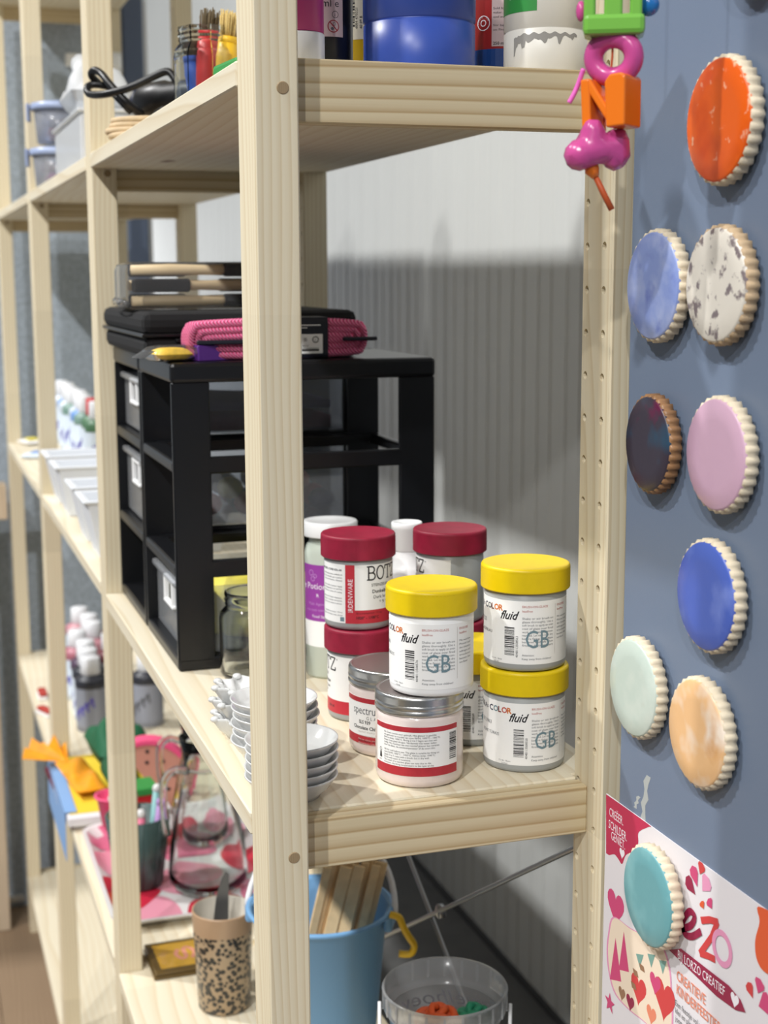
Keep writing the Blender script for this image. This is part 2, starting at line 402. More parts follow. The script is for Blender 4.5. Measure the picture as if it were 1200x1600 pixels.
plug_me = MB().lathe([(0, .0006), (.0038, .0006), (.0043, 0), (.0043, -.004)], 18, M=RY(PI / 2), smooth=False).mesh('plug')
wood('plug_wood', 'Z', light=(164, 142, 110), dark=(134, 112, 82), freq=420, amp=.002, knots=False)
FR = ['tall pine side frame nearest the camera, ending the shelving row', 'second pine side frame, just left of the black drawer units',
      'third pine side frame, left of the white plastic bins', 'farthest pine side frame, against the dark grey partition']
for k in range(4):
    t = thing('side_frame', FR[k], 'shelf frame', (-k * PITCH, 0, 0), group='side frames of the pine shelving')
    link('post', post_plain, 'pine_post', t); link('post', post_holes, 'pine_post', t, (0, PD - PB, 0))
    for zc, h in ((1.7385, .0427), (1.2004, .0385), (.690, .040), (.135, .040), (2.21, .043)):
        link('rail', rail(h), 'pine_rail', t, (-.0324, PB, zc))
    for z in (1.7368, 1.2023, .690, .135): link('plug', plug_me, 'plug_wood', t, (0, .0195, z))

def board(k, z, label):
    xa, xb = -(k + 1) * PITCH, -k * PITCH
    l0, l1 = xa + .0012, xa - .0235           # left: front corner against the post, middle reaching to the rail
    r0, r1 = xb - PA - .0012, xb - .0412
    yf, ya, yb, yk = -.0010, PB + .001, PD - PB - .001, PD - .001
    poly = [(l0, yf), (r0, yf), (r0, ya), (r1, ya), (r1, yb), (r0, yb), (r0, yk), (l0, yk), (l0, yb), (l1, yb), (l1, ya), (l0, ya)]
    cx = (xa + xb) / 2
    o = MB().prism([(x - cx, y) for x, y in poly], -BT, 0).build('shelf_board', 'pine_board', None, (cx, 0, z))
    bv = o.modifiers.new('edge', 'BEVEL'); bv.width = .0012; bv.segments = 1; bv.limit_method = 'ANGLE'
    return tag(o, label, 'shelf', 'pine shelf boards')
board(0, ZU, 'pine shelf board over the drawer units, holding the blue tub')
board(0, ZM, 'pine shelf board carrying the glaze jars and black drawers')
board(0, ZL, 'pine shelf board under the speckled cup and blue bucket')
board(1, ZU, 'pine shelf board under the clip-lid containers')
board(1, ZM + .006, 'pine shelf board under the white plastic bins')
board(1, ZL, 'pine shelf board under the pink patterned tray')
board(1, ZB, 'empty lowest pine shelf board below the pink tray')
board(2, ZU, 'empty high pine shelf board at the far end')
board(2, ZM + .008, 'pine shelf board at the far end holding scattered paper scraps')
board(2, ZL + .006, 'pine shelf board at the far end with small red and white pieces')
board(2, ZB, 'lowest pine shelf board at the far end near the floor')

TZ = 2.2355
mat('kraft', (178, 142, 102), .85, noise=.05, nscale=30)
for k in range(3):
    w_ = ['nearest', 'second', 'third'][k]
    board(k, TZ, 'topmost pine shelf board of the %s bay, above eye level' % w_)
    o = thing('shade_carton', 'unseen long flat brown carton added on the topmost shelf of the %s bay to shade the wall' % w_, 'box', (-PITCH * (k + .5) - .02, .163, TZ), group='added cartons shading the back wall')  # added out of view, their tops cast the back wall's shadow edge
    dx_ = -.069 if k == 2 else 0; lx_ = .984 if k == 2 else .846
    MB().box((dx_, 0, .100), (lx_, .185, .200), .002).build('tray', 'kraft', o); MB().box((dx_, 0, .2055), (lx_ + .003, .189, .011), .002).build('lid', 'kraft', o)
o = thing('shadow_vase', 'unseen small round clay vase added on the carton of the third bay to shape the wall shadow', 'vase', (-1.97, .19, TZ + .211))  # added out of view for the bump in that shadow edge
MB().lathe([(0, 0), (.03, 0), (.055, .03), (.06, .06), (.04, .09), (.03, .10), (.034, .108), (.028, .108), (0, .06)], 32).build('body', 'kraft', o); MB().lathe([(.028, .104), (.037, .106), (.037, .111), (.028, .112)], 32).build('lip', 'kraft', o)
# cross brace behind the nearest bay: two steel rods joined by a turnbuckle disc
mat('steel', (150, 152, 155), .35, .9)
t = thing('cross_brace', 'thin steel cross brace behind the lowest opening of the nearest bay', 'brace', (-.449, PD + .006, .927))
def rod(p, q, off):
    d = Vector(q) - Vector(p); n = 7; pts = [Vector(p) + d * i / n for i in range(n + 1)]
    return MB().tube([(a.x, off, a.z) for a in pts], .0026, 8).build('rod', 'steel', t)
s1 = (1.1303 - .927) / (-.1127 + .449); s2 = (.965 - .927) / (-.5119 + .449)
rod((-.425, 0, -.425 * s1), (.425, 0, .425 * s1), -.002); rod((-.425, 0, -.425 * s2 * .7), (.425, 0, .425 * s2 * 1.0), .002)
MB().lathe([(0, .004), (.007, .004), (.008, .003), (.008, -.003), (.007, -.004), (0, -.004)], 16, M=RX(PI / 2)).build('turnbuckle', 'steel', t)
# ------------------------------------------------------------------ placing round things from their outline in the photograph
def place(x0, x1, yb, z):
    """centre and radius of a round thing standing on height z whose base front edge is at row yb"""
    xc = (x0 + x1) / 2; q = on_z(xc, yb, z); dh = (q - CAMP); dh.z = 0; dh.normalize(); R = 0
    for _ in range(4):
        c = q + dh * R; R = (x1 - x0) / 2 * (c - CAMP).dot(CF) / FPX
    return q + dh * R, R
def facing(c):
    d = CAMP - Vector(c); return math.atan2(d.y, d.x)
def zat(c, x, y, R=0):
    d = ray(x, y); h = math.hypot(d.x, d.y); H = math.hypot(c.x - CAMP.x, c.y - CAMP.y) - R; return CAMP.z + d.z / h * H
def sector(R, z0, z1, a0, a1, n=40, t=.0002):
    return MB().lathe([(R, z0), (R + t, z0), (R + t, z1), (R, z1)], n, a0=a0, a1=a1, smooth=False)
def ribbed(prof_side, top, n=150, amp=.00022):
    """screw lid: ribbed skirt (r, z0, z1), then a smooth top profile"""
    r, z0, z1 = prof_side; mb = MB(); vs = []; fs = []
    for z in (z0, z1):
        for i in range(n):
            rr = r + (amp if i % 2 else -amp); a = 2 * PI * i / n; vs.append((rr * math.cos(a), rr * math.sin(a), z))
    fs = [(i, (i + 1) % n, n + (i + 1) % n, n + i) for i in range(n)]
    mb.add(vs, fs, True); mb.lathe(top, 64); return mb

mat('yellow_lid', (224, 194, 6), .42, noise=.03, nscale=120); mat('red_lid', (146, 26, 54), .5, noise=.12, nscale=90)
mat('grey_glaze', (160, 163, 163), .35); mat('white_plastic', (238, 239, 239), .35); mat('paper_white', (241, 241, 239), .5)
mat('ink_black', (28, 28, 32), .5); mat('ink_grey', (92, 94, 100), .5); mat('ink_red', (176, 78, 70), .5); mat('ink_darkred', (120, 48, 36), .5)
mat('ink_orange', (206, 112, 40), .5); mat('ink_teal', (112, 138, 148), .5); mat('ink_navy', (44, 48, 74), .5); mat('ink_coral', (188, 84, 70), .5)
mat('botz_red', (190, 48, 62), .45); mat('spec_red', (178, 48, 58), .45, noise=.08, nscale=150); mat('ink_pale', (188, 182, 176), .5)
mat('purple_label', (150, 66, 158), .4); mat('ink_white', (240, 236, 242), .5); mat('ink_lilac', (190, 140, 200), .5)
mat('silver_lid', (196, 196, 194), .28, .95, bump=.03, bscale=700); mat('silver_flat', (176, 168, 166), .34, .9)
mat('pinkish_glaze', (222, 208, 202), .22, noise=.04, nscale=70, coat=.4); mat('mint_fluid', (190, 198, 186), .3, coat=.3)

def COLOR_print(lab, R, hue):
    mp = cyl_map(R)
    cols = {'a': ['ink_navy', 'ink_teal', 'ink_darkred', 'ink_coral', 'ink_orange'], 'b': ['ink_navy', 'ink_grey', 'ink_darkred', 'ink_orange', 'ink_orange']}[hue]
    u = -.0385
    for ch, cm, wd in zip('COLOR', cols, (.0049, .0051, .0033, .0051, .0050)):
        Print().text(ch, u, .0488, .0066, bold=.03, narrow=.98).build('lettering', cm, lab, mp); u += wd
    Print().text('TERRA', -.0615, .0488, .0066, narrow=.98).text('=', -.0425, .0488, .0055).build('lettering', 'ink_navy', lab, mp)
    return mp
PARA = ['Shake or stir brush-on', 'glazes thoroughly. Use a', 'soft brush to apply an even', 'coat of glaze over fired', 'work. 2-3 coats are recom-',
        'mended. Let each coat dry', 'before firing. The glaze', 'becomes food safe when', 'fired as described here']
def color_jar(c, turn, label, num, shade, body='grey_glaze', hue='a', barcode='4048113', seed=1):
    """yellow-lidded screw jar; turn = angle of the paragraph's left edge from the line to the camera"""
    t = thing('glaze_jar', label, 'jar', c, facing(c) + turn, 'yellow-lidded glaze jars')
    R = .0330
    MB().lathe([(0, .0012), (.027, .0012), (.030, 0), (.0322, .0012), (R, .004), (R, .0635), (.0322, .0645), (.0315, .066), (0, .066)], 64).build('body', body, t)
    ribbed((.0357, .0640, .0800), [(.0335, .0632), (.0352, .0632), (.0358, .0640)]).lathe([(.0357, .0800), (.0358, .0812), (.0350, .0826), (.0340, .0830), (.0322, .0830), (.030, .0826), (0, .0822)], 64).build('lid', 'yellow_lid', t)
    lab = sector(R, .0065, .0575, -.070 / R, .050 / R, 70).build('label', 'paper_white', t); R += .0003
    mp = COLOR_print(lab, R, hue)
    Print().text('fluid', -.0185, .0425, .0098, shear=.45, bold=.018, narrow=.86).build('lettering', 'ink_black', lab, mp)
    Print().text('BRUSH-ON-GLAZE', 0, .0522, .0026, narrow=.98).text('leadfree', 0, .0487, .0026).text('ENGOBE', .0305, .0522, .0026).text('leadfree', .0305, .0487, .0026).build('lettering', 'ink_red', lab, mp)
    p = Print().lines(0, .0428, .0262, .0025, PARA, 1.08).text('Attention:', 0, .0132, .0024).text('Keep away from children!', 0, .0102, .0024)
    p.lines(.0305, .0428, .014, .0022, ['Mit weichem', 'Pinsel auf', 'den Scherben', 'auftragen und', 'trocknen', 'lassen bis', 'zum Brand'], 1.3)
    p.text('Ch.-Nr. / Batch:', -.0275, .0088, .0017).text('222347' if seed == 1 else '192143', -.0250, .0064, .0019)
    p.text(num, -.036, .0372, .0044, align='RIGHT').text(shade, -.0275, .0292, .0036, align='RIGHT'); p.build('lettering', 'ink_grey', lab, mp)
    p = Print().bars(-.0145, .0135, -.0062, .0365, 34, True, seed).text(barcode + str(508537 + seed * 13), -.0032, .0120, .0027, rot=PI / 2); p.build('barcode', 'ink_black', lab, mp)
    Print().rect(.0283, .014, .0286, .0545).build('rule', 'ink_pale', lab, mp)
    p = Print().text('GB', .0028, .0200, .0205, bold=.0, narrow=.78)
    p.build('lettering', 'ink_teal', lab, cyl_map(R + .0002))
    return t
D2R = PI / 180
cA, rA = place(754, 881, 1209, ZM)
color_jar(cA, 11 * D2R, 'yellow-lidded grey glaze jar marked turkis, bottom of the right stack', 'EFE 5963', 'ROHE TÜRKIS', seed=1)
cB = cA + Vector((0, 0, .0832)); cB.x += .0
color_jar(cB, -3.6 * D2R, 'yellow-lidded grey glaze jar, top of the right stack', 'EFE 225', 'AZURBLAU', seed=2, hue='b')

def spectrum_jar(c, turn, label, front):
    t = thing('glaze_jar', label, 'jar', c, facing(c) + turn, 'silver-lidded glaze jars'); R = .0348
    MB().lathe([(0, .002), (.029, .002), (.031, 0), (.0338, .002), (R, .006), (R, .0535), (.0335, .057), (.0325, .058), (.0325, .066), (0, .066)], 64).build('body', 'pinkish_glaze', t)
    l = MB().lathe([(.0334, .0578), (.0345, .0575), (.0352, .0585), (.0353, .0602), (.0346, .0616), (.0344, .0622), (.0352, .0632), (.0353, .0646), (.0347, .0658)], 72)
    r2 = ribbed((.0347, .0658, .0708), [], amp=.0003); l.add(r2.v[:300], r2.f[:150], True)
    l.lathe([(.0347, .0708), (.0344, .0722), (.0334, .0731), (.0318, .0732), (.0314, .0728)], 72).build('lid', 'silver_lid', t)
    MB().lathe([(.0314, .0728), (.030, .0727), (0, .0727)], 64).build('lid_top', 'silver_flat', t)
    z0, z1 = .0105, .0500; aL, aR = (-70 * D2R, 57 * D2R) if front else (-80 * D2R, 70 * D2R)
    lab = sector(R, z0, z1, aL, aR, 60).build('label', 'paper_white', t); mp = cyl_map(R + .0003); uL, uR = aL * R, aR * R
    Print().rect(uL, z1 - .0042, uR, z1).build('band', 'spec_red', lab, mp); Print().rect(uL, z0, uR, z0 + .0072).build('band', 'spec_red', lab, mp)
    if front:
        T1 = ['NL Goed roeren voor gebruik. Het glazuur is geschikt', 'om gestookt te worden op cone 06/04, 1000°C - 1060°C.', 'Advies temp. 1040°C. Breng 2 tot 3 lagen aan met een',
              'kwast. Laat goed drogen. Verdunnen met water indien', 'nodig. Het resultaat van een reactief glazuur kan variëren', 'door de dikte, de stooktemperatuur of de soort klei.']
        T2 = ['GB Stir well before use. The glaze is suitable for firing on', 'cone 06/04, 1000°C - 1060°C. Advice temp. 1040°C.', 'Apply 2 to 3 coats with a brush. Let it dry well.', 'Dilute with water if necessary.', 'The result of a reactive glaze can vary due to the', 'thickness, the firing temperature or the type of clay.']
        p = Print(); 
        for rows, zz in ((T1, .0428), (T2, .0288)):
            for i, s in enumerate(rows): p.text(s, -.0312, zz - i * .00205, .00205, narrow=1.0 if i != 3 or rows is T1 else .98)
        p.bars(.0258, .0222, .0335, .0440, 30, True, 5)
        p.poly([(-.0372, .0215), (-.0342, .0215), (-.0342, .0222), (-.0348, .0262), (-.0366, .0262), (-.0372, .0222)]).ring(-.0357, .028, .0016, .0004).text('glaze', -.0375, .0195, .0016)
        p.build('lettering', 'ink_black', lab, mp)
    else:
        p = Print().text('spectrum', -.0360, .0362, .0098, narrow=.82).text('G L A Z E', -.0210, .0318, .0040)
        p.build('lettering', 'ink_grey', lab, mp)
        p = Print().text('SLS 939', -.0290, .0280, .0042, bold=.02, narrow=.9).text('Chocolate Chip', -.0360, .0232, .0042, bold=.02, narrow=.95)
        p.text('stoneware · matte', -.030, .0125, .0030); p.build('lettering', 'ink_black', lab, mp)
        Print().lines(-.030, .0205, .017, .0022, ['applied thickly', 'over white clay', 'fire to cone six', 'dinnerware safe'], 1.5).build('lettering', 'ink_pale', lab, mp)
    return t
cC, rC = place(587, 723, 1234, ZM)
spectrum_jar(cC, 0, 'silver-lidded jar of pinkish glaze with printed text, in front', True)
cE = on_z(674, 1072, ZM + .0735); cE.z = ZM + .0735
color_jar(cE, -12.4 * D2R, 'white glaze jar with yellow lid standing on a silver-lidded jar', 'EFE 5998', 'BARBADOS', body='white_plastic', hue='b', seed=3)
cD, rD = place(541, 679, 1188, ZM)
spectrum_jar(cD, 0, 'silver-lidded jar of chocolate chip glaze behind the front jar', False)
cG, rG = place(674, 798, 1168, ZM)
color_jar(cG, 10 * D2R, 'yellow-lidded grey glaze jar half hidden between the jar stacks', 'EFE 5940', 'LAGUNE', seed=4)

def slab(p, ch, u, v, w, h, s):
    """slab-serif capital built from strokes"""
    S = lambda *q: p.stroke([(u + x * w, v + y * h) for x, y in q], s)
    se = .0011
    def ser(x0, x1, y): p.rect(u + x0 * w, v + y * h - se * .5, u + x1 * w, v + y * h + se * .5)
    arc = lambda cx, cy, rx, ry, a, b, n=12: [(cx + rx * math.cos(a + (b - a) * i / n), cy + ry * math.sin(a + (b - a) * i / n)) for i in range(n + 1)]
    if ch == 'B':
        S((.2, 0), (.2, 1)); S((.2, 1), *arc(.55, .76, .30, .24, PI / 2, -PI / 2), (.2, .52)); S((.2, .52), *arc(.58, .26, .36, .26, PI / 2, -PI / 2), (.2, 0)); ser(0, .3, 1); ser(0, .3, 0)
    if ch == 'O': S(*arc(.5, .5, .46, .5, 0, 2 * PI, 26))
    if ch == 'T': S((.5, 0), (.5, 1)); S((.02, .98), (.98, .98)); S((.04, .98), (.04, .72)); S((.96, .98), (.96, .72)); ser(.3, .7, 0)
    if ch == 'Z': S((.08, .98), (.92, .98)); S((.92, .98), (.06, .02)); S((.06, .02), (.95, .02)); S((.08, .98), (.08, .74)); S((.93, .02), (.93, .26))
def botz_jar(c, turn, label):
    """grey jar with dark red lid; turn = angle of the red upright strip's left edge from the line to the camera"""
    t = thing('glaze_jar', label, 'jar', c, facing(c) + turn, 'red-lidded glaze jars'); R = .0307; H = .0655
    MB().lathe([(0, .0012), (.025, .0012), (.028, 0), (.0299, .0012), (R, .004), (R, H - .002), (.029, H), (0, H)], 64).build('body', 'grey_glaze', t)
    ribbed((.0334, H - .002, H + .0145), [(.031, H - .0026), (.0328, H - .0026), (.0335, H - .002)]).lathe([(.0334, H + .0145), (.0335, H + .0165), (.0327, H + .0178), (.0312, H + .0180), (.0285, H + .0176), (0, H + .0172)], 64).build('lid', 'red_lid', t)
    u0, u1 = -.030, .082
    lab = sector(R, .0065, H - .0065, u0 / R, u1 / R, 70).build('label', 'paper_white', t); R += .0003; mp = cyl_map(R)
    Print().rect(0, .0065, .0086, H - .0065).build('band', 'botz_red', lab, mp); Print().rect(.0086, .0065, u1, .0185).build('band', 'botz_red', lab, mp)
    p = Print()
    for i, ch in enumerate('BOTZ'): slab(p, ch, .0195 + i * .0093, .0455, .0084, .0118, .0013)
    p.ring(.0575, .0560, .0007, .0003); p.build('lettering', 'ink_black', lab, cyl_map(R))
    p = Print().text('STEINZEUG', .033, .0395, .0036, bold=.01, align='CENTER').text('Dunkelbraun', .036, .0335, .0044, bold=.02, align='CENTER').text('Dark brown', .036, .0285, .0042, align='CENTER').text('* 9 *', .036, .0235, .0046, align='CENTER')
    p.text('Brenntemperatur / Firing', .010, .0150, .0024).text('1020° - 1100°C', .010, .0105, .0034, bold=.03).text('200 ml', .044, .0115, .0034, bold=.03)
    p.build('lettering', 'ink_black', lab, mp)
    Print().text('IRDENWARE', .0068, .0165, .0062, rot=PI / 2, narrow=.86).build('lettering', 'ink_white', lab, mp)
    p = Print().text('ENGOBE, CONE 05½-04', -.0035, H - .0125, .0026, bold=.03, align='RIGHT')
    rows = ['einfach aufsprühen, einfließend', 'giessen oder pinseln, gut trocknen', 'lassen und brennen. Abstand', '', 'Brush on after 3 passes. Apply', 'evenly to bisqueware, dry and fire', 'cone 05 as the colour of coating.', '', 'Bien remuer avant l’emploi. Appliquer', 'au pinceau 3 couches sur biscuit,', 'laisser sécher avant la cuisson.', '', '', 'lead-free, non-toxic. 199 ml', 'Made in Germany, keep closed']
    for i, s in enumerate(rows):
        if s: p.text(s, -.0030, H - .0165 - i * .0026, .0021, align='RIGHT')
    p.build('lettering', 'ink_grey', lab, mp)
    Print().rect(-.0052, .0080, -.0012, .0118).build('icon', 'ink_teal', lab, mp)
    return t
cH, rH = place(509.5, 621.5, 1131, ZM)
botz_jar(cH, -43 * D2R - .0580 / .0307, 'red-lidded grey glaze jar under another, left of the silver lids')
cI = cH + Vector((-.003, -.0015, .0837))
botz_jar(cI, -22 * D2R, 'red-lidded grey glaze jar turned to its red strip, upper of the left pair')
cJ, rJ = place(648, 756, 1118, ZM)
botz_jar(cJ, 60 * D2R, 'red-lidded grey glaze jar mostly hidden behind the yellow lids')
cK = cJ + Vector((0, 0, .0837))
botz_jar(cK, -43 * D2R - .0580 / .0307, 'red-lidded grey glaze jar at the back, upper of the right pair')
# tall jar with a purple label
cL, rL = place(478, 558, 1062, ZM)
t = thing('potion_jar', 'tall pale jar with white lid and purple label behind the jars', 'jar', cL, facing(cL) + 0)
hL = zat(cL, 518, 842, rL) - ZM; R = rL
MB().lathe([(0, .001), (R - .004, .001), (R - .002, 0), (R, .003), (R, hL * .88), (R - .002, hL * .93), (R - .005, hL * .96), (R - .005, hL + .006), (0, hL + .006)], 56).build('body', 'mint_fluid', t)
MB().lathe([(R - .002, hL), (R + .0012, hL), (R + .0016, hL + .001), (R + .0016, hL + .013), (R + .0006, hL + .0145), (R - .004, hL + .0145), (R - .006, hL + .0138), (0, hL + .0138)], 56).build('lid', 'white_plastic', t)
za, zb_, zc = (zat(cL, 518, y, R) - ZM for y in (1012, 972, 884))
lab = sector(R, za, zb_, -80 * D2R, 80 * D2R).build('label_foot', 'paper_white', t)
lab = sector(R, zb_, zc, -80 * D2R, 80 * D2R).build('label', 'purple_label', t); mp = cyl_map(R + .0003); m_ = (zb_ + zc) / 2
Print().text('Crackle Potion', -.004, m_ + .004, .0088, align='RIGHT').text('Food Safe', -.0035, zb_ + .0035, .0042, align='RIGHT').text('R', -.012, m_ - .004, .005, align='RIGHT').build('lettering', 'ink_white', lab, mp)
Print().text('Multi Agent', -.006, m_ - .012, .004, align='RIGHT').text('one coat cover', -.004, m_ - .018, .004, align='RIGHT').ring(-.021, zc - .008, .003, .0007).ring(-.016, zc - .011, .002, .0006).ring(-.019, zc - .014, .0025, .0006).build('ornament', 'ink_lilac', lab, mp)
# small white bottle behind the red lids
cM = on_x(636, 905, -.33); cM, rM = place(606, 666, 1072, ZM)
t = thing('dropper_bottle', 'small white plastic bottle with white cap behind the red lids', 'bottle', cM)
R = rM * .98; hT = zat(cM, 636, 815, 0) - ZM; hc = zat(cM, 636, 857, 0) - ZM; hs = zat(cM, 636, 884, 0) - ZM
MB().lathe([(0, .001), (R - .003, 0), (R, .003), (R, hs - .002), (R - .001, hs), (R - .004, hs + .005), (R * .72, hc - .003), (R * .70, hc + .002), (0, hc + .002)], 40).build('body', 'white_plastic', t)
MB().lathe([(R * .74, hc - .001), (R * .80, hc), (R * .80, hT - .006), (R * .81, hT - .0058), (R * .81, hT - .001), (R * .78, hT), (R * .72, hT), (R * .70, hT - .001), (0, hT - .001)], 40).build('cap', 'white_plastic', t)
# ------------------------------------------------------------------ black drawer towers
mat('black_plastic', (16, 17, 20), .32, bump=.05, bscale=600); mat('black_fabric', (20, 20, 22), .85, bump=.4, bscale=900)
mat('white_china', (216, 217, 216), .12, coat=.5); clear('drawer_plastic', (238, 240, 243), .16, .25, .7); clear('smoke_plastic', (150, 152, 160), .30, .2)
mat('glass', (250, 253, 251), 0.0, trans=1.0, ior=1.45); clear('clear_film', (250, 250, 250), .05, .12, 1.2)
UW, UD, UH = .194, .2735, .310
def drawer_tower(loc, label, kinds):
    t = thing('drawer_tower', label, 'drawers', loc, 0, 'black drawer towers'); x0, x1 = -UW, 0
    zl = [0, .0945, .1995, .289]                     # undersides of the cross rails
    MB().box(((x0 + x1) / 2, UD / 2, UH - .010), (UW + .002, UD + .002, .020), .004).build('top_panel', 'black_plastic', t)
    MB().box(((x0 + x1) / 2, UD / 2, .007), (UW, UD, .014), .003).build('bottom_panel', 'black_plastic', t)
    for x in (x0 + .0035, x1 - .0035):
        for ya, yb in ((0, .038), (UD - .038, UD)):
            MB().box((x, (ya + yb) / 2, .150), (.007, yb - ya, .282), .0015).build('upright', 'black_plastic', t)
        for z in zl[1:3]: MB().box((x, UD / 2, z + .0085), (.0068, UD - .07, .017), .0015).build('side_rail', 'black_plastic', t)
    for z in zl[1:3]:
        MB().box(((x0 + x1) / 2, .012, z + .0075), (UW - .012, .024, .012), .003).build('front_rail', 'black_plastic', t)
        MB().box(((x0 + x1) / 2, UD - .006, z + .0075), (UW - .012, .012, .012), .003).build('rear_rail', 'black_plastic', t)
        for x in (x0 + .016, x1 - .016): MB().box((x, UD / 2, z + .012), (.018, UD - .03, .004)).build('runner', 'black_plastic', t)
    for k, kind in enumerate(kinds):
        if not kind: continue
        zb = zl[k] + (.0165 if k else .0150); hh = (zl[k + 1] if k < 2 else .289) - zb - .006; hh *= .93
        m_ = 'drawer_plastic' if kind == 'c' else 'smoke_plastic'
        xa, xb, ya, yb = x0 + .012, x1 - .012, .012, UD - .010; th = .0022; mb = MB()
        cx = (xa + xb) / 2; cy = (ya + yb) / 2
        mb.box((cx, cy, zb + th / 2), (xb - xa, yb - ya, th)); mb.box((xa + th / 2, cy, zb + hh / 2), (th, yb - ya, hh)); mb.box((xb - th / 2, cy, zb + hh / 2), (th, yb - ya, hh))
        mb.box((cx, yb - th / 2, zb + hh / 2), (xb - xa, th, hh)); d = mb.build('drawer', m_, t)
        # front with a grip hole: frame of four pieces around the slot
        f = MB(); gw, gh = .044, .026; gz = zb + hh * .70
        if kind == 'c':
            P = [((xa, zb), (xb, gz - gh / 2)), ((xa, gz + gh / 2), (xb, zb + hh)), ((xa, gz - gh / 2), (cx - gw / 2, gz + gh / 2)), ((cx + gw / 2, gz - gh / 2), (xb, gz + gh / 2))]
            for (a, b), (c, e) in P: f.box(((a + c) / 2, ya, (b + e) / 2), (c - a, .0025, e - b))
            f.box((cx, ya - .003, zb + hh - .003), (xb - xa, .008, .007), .002)
            g = MB()
            for dx, dz, sx, sz in ((0, gh / 2, gw + .008, .004), (0, -gh / 2, gw + .008, .004), (-gw / 2, 0, .004, gh), (gw / 2, 0, .004, gh)): g.box((cx + dx, ya - .002, gz + dz), (sx, .006, sz), .001)
            g.build('grip_rim', 'white_plastic', d)
            f.build('drawer_front', 'drawer_plastic', d)
        else:
            f.box((cx, ya + .02, zb + hh * .45), (xb - xa, .003, hh * .9), .001).build('drawer_front', 'smoke_plastic', d)
    return t
TX, TY = -.4525, .0195
drawer_tower((TX, TY, ZM), 'black three-drawer tower nearer the camera, beside the glass jar', ['c', '', ''])
drawer_tower((TX - UW - .009, TY, ZM), 'black three-drawer tower farther left, beside the second frame', ['', 'c', 'c'])
# what is in the drawers of the nearer tower
mat('maroon_cloth', (104, 40, 62), .9, bump=.3, bscale=500); mat('violet_cloth', (92, 84, 120), .9, bump=.3, bscale=500); mat('lemon', (214, 200, 70), .6, noise=.05)
z2 = ZM + .1995 + .0165 + .0024; z1 = ZM + .0945 + .0165 + .0024; z0 = ZM + .0150 + .0024
def felt(loc, sx, sy, h, m, lab, rz=0):
    n = 12; mb = MB(); vs = []; fs = []
    for L in (0, 1):
        for j in range(n + 1):
            for i in range(n + 1):
                x = (i / n - .5) * sx; y = (j / n - .5) * sy; e = min(i, j, n - i, n - j)
                vs.append((x, y, (h * (1 if e > 1 else .82 if e else .6) + .0012 * math.sin(i * 1.7 + j)) if L else 0))
    q = lambda L, i, j: L * (n + 1) ** 2 + j * (n + 1) + i
    for j in range(n):
        for i in range(n):
            fs.append((q(1, i, j), q(1, i + 1, j), q(1, i + 1, j + 1), q(1, i, j + 1))); fs.append((q(0, i, j), q(0, i, j + 1), q(0, i + 1, j + 1), q(0, i + 1, j)))
    for i in range(n):
        fs += [(q(0, i, 0), q(0, i + 1, 0), q(1, i + 1, 0), q(1, i, 0)), (q(0, i, n), q(1, i, n), q(1, i + 1, n), q(0, i + 1, n)), (q(0, 0, i), q(1, 0, i), q(1, 0, i + 1), q(0, 0, i + 1)), (q(0, n, i), q(0, n, i + 1), q(1, n, i + 1), q(1, n, i))]
    return tag(mb.add(vs, fs, True).build('folded_cloth', m, None, loc, (0, 0, rz)), lab, 'cloth', 'folded cloths in the top drawer')
xm = TX - UW * 1.5 - .009; ym = TY + UD / 2
felt((xm, ym - .01, z2), .15, .20, .022, 'maroon_cloth', 'folded maroon cloth at the bottom of the farther top drawer')
felt((xm, ym - .01, z2 + .0225), .145, .20, .014, 'violet_cloth', 'folded dull violet cloth on the maroon one in the top drawer')
cols = [('clay_red', (150, 56, 58)), ('clay_blue', (44, 84, 132)), ('clay_teal', (40, 110, 120)), ('clay_violet', (96, 60, 110)), ('clay_peach', (190, 120, 104)), ('clay_navy', (40, 44, 72)), ('clay_olive', (130, 130, 70))]
for n_, c_ in cols: mat(n_, c_, .55, noise=.06)
r = random.Random(12); nm = 0
words = {'clay_red': 'red', 'clay_blue': 'blue', 'clay_teal': 'teal', 'clay_violet': 'violet', 'clay_peach': 'peach', 'clay_navy': 'navy', 'clay_olive': 'olive'}
for k in range(26):
    ix, iy, iz = k % 3, (k // 3) % 5, k // 15
    m_ = cols[r.randrange(7)][0]; R = .0155
    pts = []
    o = MB().ball((0, 0, 0), R, 12, (1.0, r.uniform(1.0, 1.15), .88)).build('clay_lump', m_, None, (xm + (ix - 1) * .042 + (iz * .02 - .01), ym - .095 + iy * .046 + iz * .022, z1 + .0135 + iz * .0215), (r.uniform(-.2, .2), r.uniform(-.2, .2), r.uniform(0, 3)))
    tag(o, 'lump of %s modelling clay in the middle drawer of the farther tower' % words[m_], 'clay', 'modelling clay in the middle drawer')
pk = thing('sponge_block', 'yellow rounded sponge lying in the bottom drawer', 'sponge', (TX - UW / 2 - .015, ym - .015, z0))
MB().lathe([(0, 0), (.062, 0), (.066, .006), (.060, .040), (.045, .058), (.02, .066), (0, .067)], 40, sy=1.3).build('sponge', 'lemon', pk)

